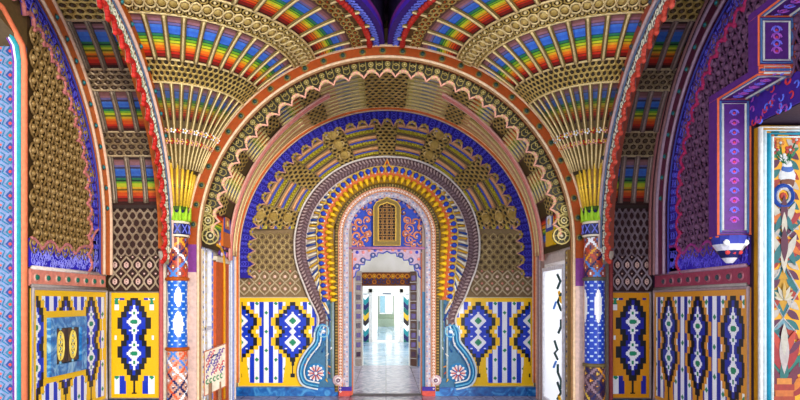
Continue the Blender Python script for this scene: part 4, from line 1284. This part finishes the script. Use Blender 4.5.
# window glass + frame in the left opening
t = thing('side_window', 'bright white-framed window in the left side of the bay', 'window', (-2.6,8.5,0))
m = MB()
for (ya,yb,z0_,z1_) in ((8.16,8.22,0,2.42),(8.80,8.86,0,2.42),(8.49,8.53,0,2.42),(8.22,8.80,1.2,1.25),(8.22,8.80,2.36,2.42),(8.22,8.80,0,.08)): m.box((-2.62,ya,z0_),(-2.56,yb,z1_),(226,228,240))
m.build('frame', WOOD, t)
m = MB(); S = sideS(-1, 2.555)
for j in range(20):
    s_loop(m, S, 8.19, .1+j*.115, .012, .04, .008, (90,110,210), 6); s_loop(m, S, 8.83, .1+j*.115, .012, .04, .008, (110,120,206), 6); s_blob(m, S, 8.51, .1+j*.115, .02, (226,200,120), .01)
m.build('ornament', PLASTER, t)
# right: white open door leaf with dark zigzag inlay, blue and yellow pilaster strips
t = thing('white_door_leaf', 'bright white door leaf with dark green zigzag inlay right of niche', 'door', (2.5, 9.1, 0))
m = MB(); x_ = 2.53; m.face([(x_,8.5,.02),(x_,8.5,2.12),(x_,9.62,2.12),(x_,9.62,.02)], WHITE); m.build('pane', FROST, t)
m = MB()
for a, b in (((2.505,8.5,.02),(2.55,8.56,2.14)),((2.505,9.58,.02),(2.55,9.64,2.14)),((2.505,8.56,2.08),(2.55,9.58,2.14)),((2.505,8.56,.02),(2.55,9.58,.1))): m.box(a, b, (240,240,244))
m.build('rail', WOOD, t)
m = MB(); S = sideS(1, 2.522)
for (z0_, pts) in ((1.6, ((8.62,.12),(8.78,.0),(8.62,-.12))), (1.25, ((8.62,.1),(8.62,0),(8.75,-.1))), (.9, ((8.95,.12),(8.8,0),(8.95,-.06),(8.8,-.14))), (.55, ((8.78,.14),(8.78,.02),(8.62,-.08),(8.62,-.2))), (.3, ((8.8,.12),(8.62,0),(8.8,-.12))), (2.0-.1, ((8.8,.1),(8.65,0),(8.8,-.1)))):
    s_line(m, S, [(y, z0_+dz) for y, dz in pts], .022, (16,60,60), .004, 4)
for z in (.25, 1.75): s_line(m, S, [(8.72,z),(8.6,z-.16)], .025, (236,180,30), .004, 4)
for z in (1.5, .62): s_line(m, S, [(9.0,z),(8.88,z+.1)], .02, SKY, .004, 4)
m.build('inlay', TILE, t)
for side in (1, -1):
    t = thing('pilaster', ('blue and yellow patterned pilaster beside the right column' if side > 0 else 'white and blue patterned pilaster beside the left column'), 'pilaster', (side*2.5, 8.05, 0))
    cs = ((24,70,180),(176,150,50),(60,60,70),(150,120,70)) if side > 0 else ((226,226,240),(206,200,214),(150,170,214),(236,220,200))
    for k, c in enumerate(cs):
        m = MB(); xw = .045; xa = side*(2.56-k*0.03); y0_ = 8.42-k*.11 if side > 0 else 8.15-k*.06
        a, b = sorted((xa, xa-side*.05)); m.box((a,y0_-(.11 if side > 0 else .06),0),(b,y0_,2.3),c)
        rnd = random.Random(k+3)
        for j in range(34):
            m.blob(((a if side > 0 else b), y0_-(.055 if side > 0 else .03), .08+j*.066), (-side,0,0), .02, mix(c, ((226,200,60),(30,50,120),(240,240,240))[(j+k)%3], .6), .01, 5)
        m.build('strip', TILE, t)
m = MB(); p = V(at(540,243,9.9)); 
for (r,c,h) in ((.075,(150,110,60),.03),(.05,(226,190,110),.06),(.025,(250,226,160),.08)): m.blob(p, (-.5,-1,0), r, c, h, 8)
for k in range(6): m.blob(p+V((.06*cos(k*PI/3),-.02,.06*sin(k*PI/3))), (-.3,-1,0), .03, (226,190,120), .03, 6)
m.box((p.x, 9.9, p.z-.02), (2.56, 9.94, p.z+.02), (120,90,60))
tag(m.build('gilt_rosette', GILT, None, True), 'gilt rosette boss on the right edge of the niche arch', 'rosette')

# ============================================================ LEFT OPENING REVEAL (patterned strip at the left edge)
t = thing('opening_surround', 'arched opening surround with white, blue and red arabesque jamb at far left', 'surround', (-3.8, 6.15, 0))
YR = 6.12
m = MB(); z1_ = 4.22; x0_, x1_ = -4.12, XL
m.box((x0_, YR, 0), (x1_, YR+.03, z1_), (112,126,164)); m.build('jamb', PLASTER, t)
m = MB(); S = flatS(YR-.002)
for j in range(34):
    z = .1+j*.123
    X_ = -3.83
    q = [(X_, z-.05), (X_+.05, z), (X_, z+.055), (X_-.05, z)]
    m.face([(x, YR-.006, zz) for x, zz in q][::-1], (24,60,120) if j % 2 else (30,100,130))
    s_blob(m, S, X_, z, .02, (206,60,50), .01)
    for s in (-1, 1):
        s_line(m, S, [(X_+s*.02, z-.05), (X_+s*.085, z-.01), (X_+s*.06, z+.05), (X_+s*.1, z+.075)], .007, (60,80,190) if s > 0 else (40,120,160), .002, 4)
        s_blob(m, S, X_+s*.1, z+.03, .012, (226,90,70), .006)
    s_line(m, S, [(X_-.1, z), (X_-.2, z+.04)], .01, (40,100,160), .002, 4)
m.build('arabesque', PLASTER, t)
m = MB()
for (o, c, r) in ((0,(226,120,80),.03),(-.05,(20,140,150),.028),(-.085,(226,226,236),.016),(-.11,(110,50,150),.012)):
    m.tube([(XL+o, YR-.01, 0), (XL+o, YR-.01, 4.05), (XL+o, YR-.05, 4.2), (XL+o-.0, 5.75, 4.42), (XL+o, 5.0, 4.5)], r, c, 6)
m.build('moulding', PLASTER, t, True)
m = MB(); m.hexa([(-4.12,6.15,4.2),(XL,6.15,4.2),(XL,5.0,4.5),(-4.12,5.0,4.5),(-4.12,6.15,5.4),(XL,6.15,5.4),(XL,5.0,5.4),(-4.12,5.0,5.4)], (92,72,40)); m.build('head', PLASTER, t)

# ============================================================ RIGHT WALL: stepped window frame and flower panel
t = thing('stepped_frame', 'stepped violet box moulding with orange borders high on the right wall', 'moulding', (3.36, 5.8, 2.2))
def fbox(name, xa, xb, y0_, y1_, z0_, z1_):
    m = MB(); m.box((xa,y0_,z0_),(xb,y1_,z1_),(84,34,120))
    def panel_face(P, u1, v1, cols=((220,100,60),(70,110,170),(206,206,200),(70,26,110))):
        # P(u,v,h) point on the face
        for k, c in enumerate(cols):
            i0 = .022*k+.0
            if k < 3:
                m.tube([P(i0+.01,i0+.01,.004), P(u1-i0-.01,i0+.01,.004), P(u1-i0-.01,v1-i0-.01,.004), P(i0+.01,v1-i0-.01,.004)], .012, c, 4, True)
        L_ = v1 if v1 > u1 else u1; n = max(2, int(L_/.11))
        for i in range(n):
            q = .1+(L_-.2)*(i+.5)/n
            for s in (-1, 1):
                ctr = (u1/2, q) if v1 > u1 else (q, v1/2)
                pts = []
                for w_ in lsp(0, 4.6, 8):
                    r = .045*(1-w_/7); a_ = r*cos(w_)*s; b_ = r*sin(w_)
                    pts.append(P(ctr[0]+(a_ if v1 > u1 else b_), ctr[1]+(b_ if v1 > u1 else a_), .004))
                m.tube(pts, .007, ((176,90,200),(120,110,230))[i % 2], 4)
            m.blob(P(*( (u1/2, q) if v1 > u1 else (q, v1/2) ), .0), P(0,0,1)[0:3] and (V(P(0,0,1))-V(P(0,0,0))), .014, (206,60,90), .012, 6)
    panel_face(lambda u,v,h: (xa+u, y0_-h, z0_+v), xb-xa, z1_-z0_)
    panel_face(lambda u,v,h: (xa+u, y0_+v, z0_-h), xb-xa, y1_-y0_)
    m.build(name, PLASTER, t, False)
fbox('upright', 3.2, XR, 5.8, 5.95, 2.24, 3.57)
fbox('sill', 3.2, XR, 5.17, 5.95, 3.57, 3.63)
fbox('upright', 3.2, XR, 5.17, 5.30, 3.63, 4.07)
fbox('sill', 3.2, XR, 4.6, 5.30, 4.07, 4.13)
fbox('upright', 3.2, XR, 4.6, 4.72, 4.13, 4.6)
m = MB(); m.lathe(3.36, 5.87, [(.03,1.98,(206,206,216)),(.07,2.03,NAVY),(.11,2.1,(206,206,216)),(.15,2.16,(40,50,150)),(.16,2.24,(206,170,180))], 12)
for k in range(3): 
    m.blob((3.27+k*.09,5.76,2.17), (0,-1,0), .035, WHITE, .03); m.blob((3.30+k*.06,5.8,2.08), (0,-1,0), .025, (206,60,60), .03)
m.build('pendant', PLASTER, t)
# red and blue field between the stepped frame and flower panel
m = MB(); m.box((XR-.02,4.6,3.3),(XR,5.8,3.57),(60,30,140)); S = sideS(1, XR-.022); rnd = random.Random(9)
m.box((XR-.02,5.80,1.98),(XR,6.0,3.3),(50,30,120))
for i in range(60):
    y = 4.7+rnd.random()*1.06; z = 3.3+rnd.random()*.25; k0 = rnd.random()*6
    if i > 30: y = 5.82+rnd.random()*.1; z = 2+rnd.random()*1.2
    s_line(m, S, [(y+.03*cos(k0+q), z+.03*sin(k0+q)) for q in lsp(0, 4, 6)], .008, ((200,50,60),(90,110,226),(150,60,160))[i%3], .003, 4)
tag(m.build('arabesque_field', PLASTER), 'red and blue arabesque field under the stepped violet moulding', 'panel')
# flower panel: in the reveal of the window, plane facing the viewer
t = thing('flower_panel', 'tall yellow panel painted with vases and flowers at the right edge', 'panel', (3.53, 5.2, 0))
YF = 5.68
xA, xB = XR-.01, 4.25
zT = at(0,126,YF)[2]
m = MB(); m.box((XR+.02, YF, 0), (xB, 5.79, 3.27), (186,130,6)); m.build('board', PLASTER, t)
m = MB()
# jamb mouldings (white, teal, white)
for k, (c, r) in enumerate((((206,206,206),.022),((176,196,206),.02),((10,120,150),.024),((190,206,206),.016))):
    m.tube([(xA+.02+k*.036, YF-.01, 0), (xA+.02+k*.036, YF-.01, 3.25-k*.03), (xA+.7, YF-.01, 3.25-k*.03)], r, c, 6)
m.build('frame', PLASTER, t, True)
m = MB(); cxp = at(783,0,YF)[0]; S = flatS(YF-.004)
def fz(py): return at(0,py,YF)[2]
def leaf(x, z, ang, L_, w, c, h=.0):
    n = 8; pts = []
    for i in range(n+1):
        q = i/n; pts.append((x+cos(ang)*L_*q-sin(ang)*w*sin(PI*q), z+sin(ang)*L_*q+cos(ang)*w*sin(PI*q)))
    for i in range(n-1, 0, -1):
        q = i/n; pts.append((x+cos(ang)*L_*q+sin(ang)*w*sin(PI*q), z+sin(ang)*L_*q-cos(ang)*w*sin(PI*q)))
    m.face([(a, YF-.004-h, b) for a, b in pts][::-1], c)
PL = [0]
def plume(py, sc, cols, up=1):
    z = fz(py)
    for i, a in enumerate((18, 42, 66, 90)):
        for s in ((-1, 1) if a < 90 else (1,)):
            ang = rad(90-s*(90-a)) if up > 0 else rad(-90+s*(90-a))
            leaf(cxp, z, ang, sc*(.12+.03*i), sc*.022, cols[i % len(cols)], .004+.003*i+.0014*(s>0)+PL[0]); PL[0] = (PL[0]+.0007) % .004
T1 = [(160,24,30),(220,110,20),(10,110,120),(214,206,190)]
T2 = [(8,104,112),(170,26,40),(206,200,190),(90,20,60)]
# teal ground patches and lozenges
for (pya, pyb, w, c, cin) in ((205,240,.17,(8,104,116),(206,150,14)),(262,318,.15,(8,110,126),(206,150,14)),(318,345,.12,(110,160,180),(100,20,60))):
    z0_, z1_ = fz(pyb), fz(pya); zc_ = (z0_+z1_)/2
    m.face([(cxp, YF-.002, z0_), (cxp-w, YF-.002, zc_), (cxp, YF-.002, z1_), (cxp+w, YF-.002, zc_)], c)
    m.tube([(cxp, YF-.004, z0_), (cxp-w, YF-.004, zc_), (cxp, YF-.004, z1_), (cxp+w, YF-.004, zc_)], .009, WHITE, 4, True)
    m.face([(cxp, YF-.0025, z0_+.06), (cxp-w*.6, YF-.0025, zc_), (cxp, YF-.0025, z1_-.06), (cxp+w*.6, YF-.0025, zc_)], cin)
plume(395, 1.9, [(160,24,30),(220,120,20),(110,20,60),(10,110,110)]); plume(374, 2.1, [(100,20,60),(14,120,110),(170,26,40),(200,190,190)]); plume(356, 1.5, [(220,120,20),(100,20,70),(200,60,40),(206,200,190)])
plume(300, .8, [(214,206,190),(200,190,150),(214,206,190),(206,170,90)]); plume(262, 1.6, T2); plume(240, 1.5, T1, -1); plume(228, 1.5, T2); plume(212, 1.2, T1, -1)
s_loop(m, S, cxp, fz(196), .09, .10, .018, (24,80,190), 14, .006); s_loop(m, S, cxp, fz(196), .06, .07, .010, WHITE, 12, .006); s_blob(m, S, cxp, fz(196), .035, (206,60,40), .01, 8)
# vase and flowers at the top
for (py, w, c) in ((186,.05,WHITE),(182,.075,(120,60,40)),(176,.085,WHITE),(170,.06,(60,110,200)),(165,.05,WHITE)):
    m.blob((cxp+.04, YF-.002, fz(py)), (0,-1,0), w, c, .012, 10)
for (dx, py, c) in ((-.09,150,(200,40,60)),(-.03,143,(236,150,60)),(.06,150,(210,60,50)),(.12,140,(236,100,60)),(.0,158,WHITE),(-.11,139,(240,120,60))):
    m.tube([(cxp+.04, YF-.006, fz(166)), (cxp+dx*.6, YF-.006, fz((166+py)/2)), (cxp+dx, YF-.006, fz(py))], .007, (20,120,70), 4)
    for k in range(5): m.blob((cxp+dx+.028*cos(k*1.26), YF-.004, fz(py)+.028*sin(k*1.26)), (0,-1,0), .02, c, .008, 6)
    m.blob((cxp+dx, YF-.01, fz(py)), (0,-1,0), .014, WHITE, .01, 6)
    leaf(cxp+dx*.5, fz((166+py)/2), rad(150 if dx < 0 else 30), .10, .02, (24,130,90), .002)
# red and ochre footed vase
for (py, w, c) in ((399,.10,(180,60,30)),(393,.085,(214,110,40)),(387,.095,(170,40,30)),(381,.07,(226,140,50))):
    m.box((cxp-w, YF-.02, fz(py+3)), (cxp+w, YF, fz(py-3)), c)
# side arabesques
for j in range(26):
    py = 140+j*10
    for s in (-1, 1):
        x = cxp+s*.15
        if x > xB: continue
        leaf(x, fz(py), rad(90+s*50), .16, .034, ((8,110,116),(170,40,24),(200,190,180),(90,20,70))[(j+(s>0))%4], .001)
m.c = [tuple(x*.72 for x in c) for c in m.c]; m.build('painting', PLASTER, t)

# ============================================================ CAMERA, SKY, SUN
cd = bpy.data.cameras.new('camera'); cam = bpy.data.objects.new('camera', cd); C.objects.link(cam)
cam.location = (0,0,EZ); cam.rotation_euler = (PI/2,0,0)
cd.sensor_width = 36; cd.sensor_fit = 'HORIZONTAL'; cd.lens = 27; cd.shift_x = 14/800; cd.shift_y = 102/800
cd.clip_start = .05; cd.clip_end = 200
bpy.context.scene.camera = cam
w = bpy.data.worlds.new('world'); bpy.context.scene.world = w; w.use_nodes = True
bg = w.node_tree.nodes['Background']; bg.inputs['Color'].default_value = (.93,.96,1,1); bg.inputs['Strength'].default_value = 1.5
sd = bpy.data.lights.new('sun','SUN'); sd.energy = 1.5; sd.angle = rad(12); sd.color = (1,.93,.8)
so = bpy.data.objects.new('sun', sd); C.objects.link(so)
so.rotation_euler = V((-.45, 1.0, -.07)).to_track_quat('-Z','Y').to_euler()
sc = bpy.context.scene
sc.view_settings.view_transform = 'Standard'; sc.view_settings.look = 'None'; sc.view_settings.gamma = 1
sc.view_settings.exposure = .8
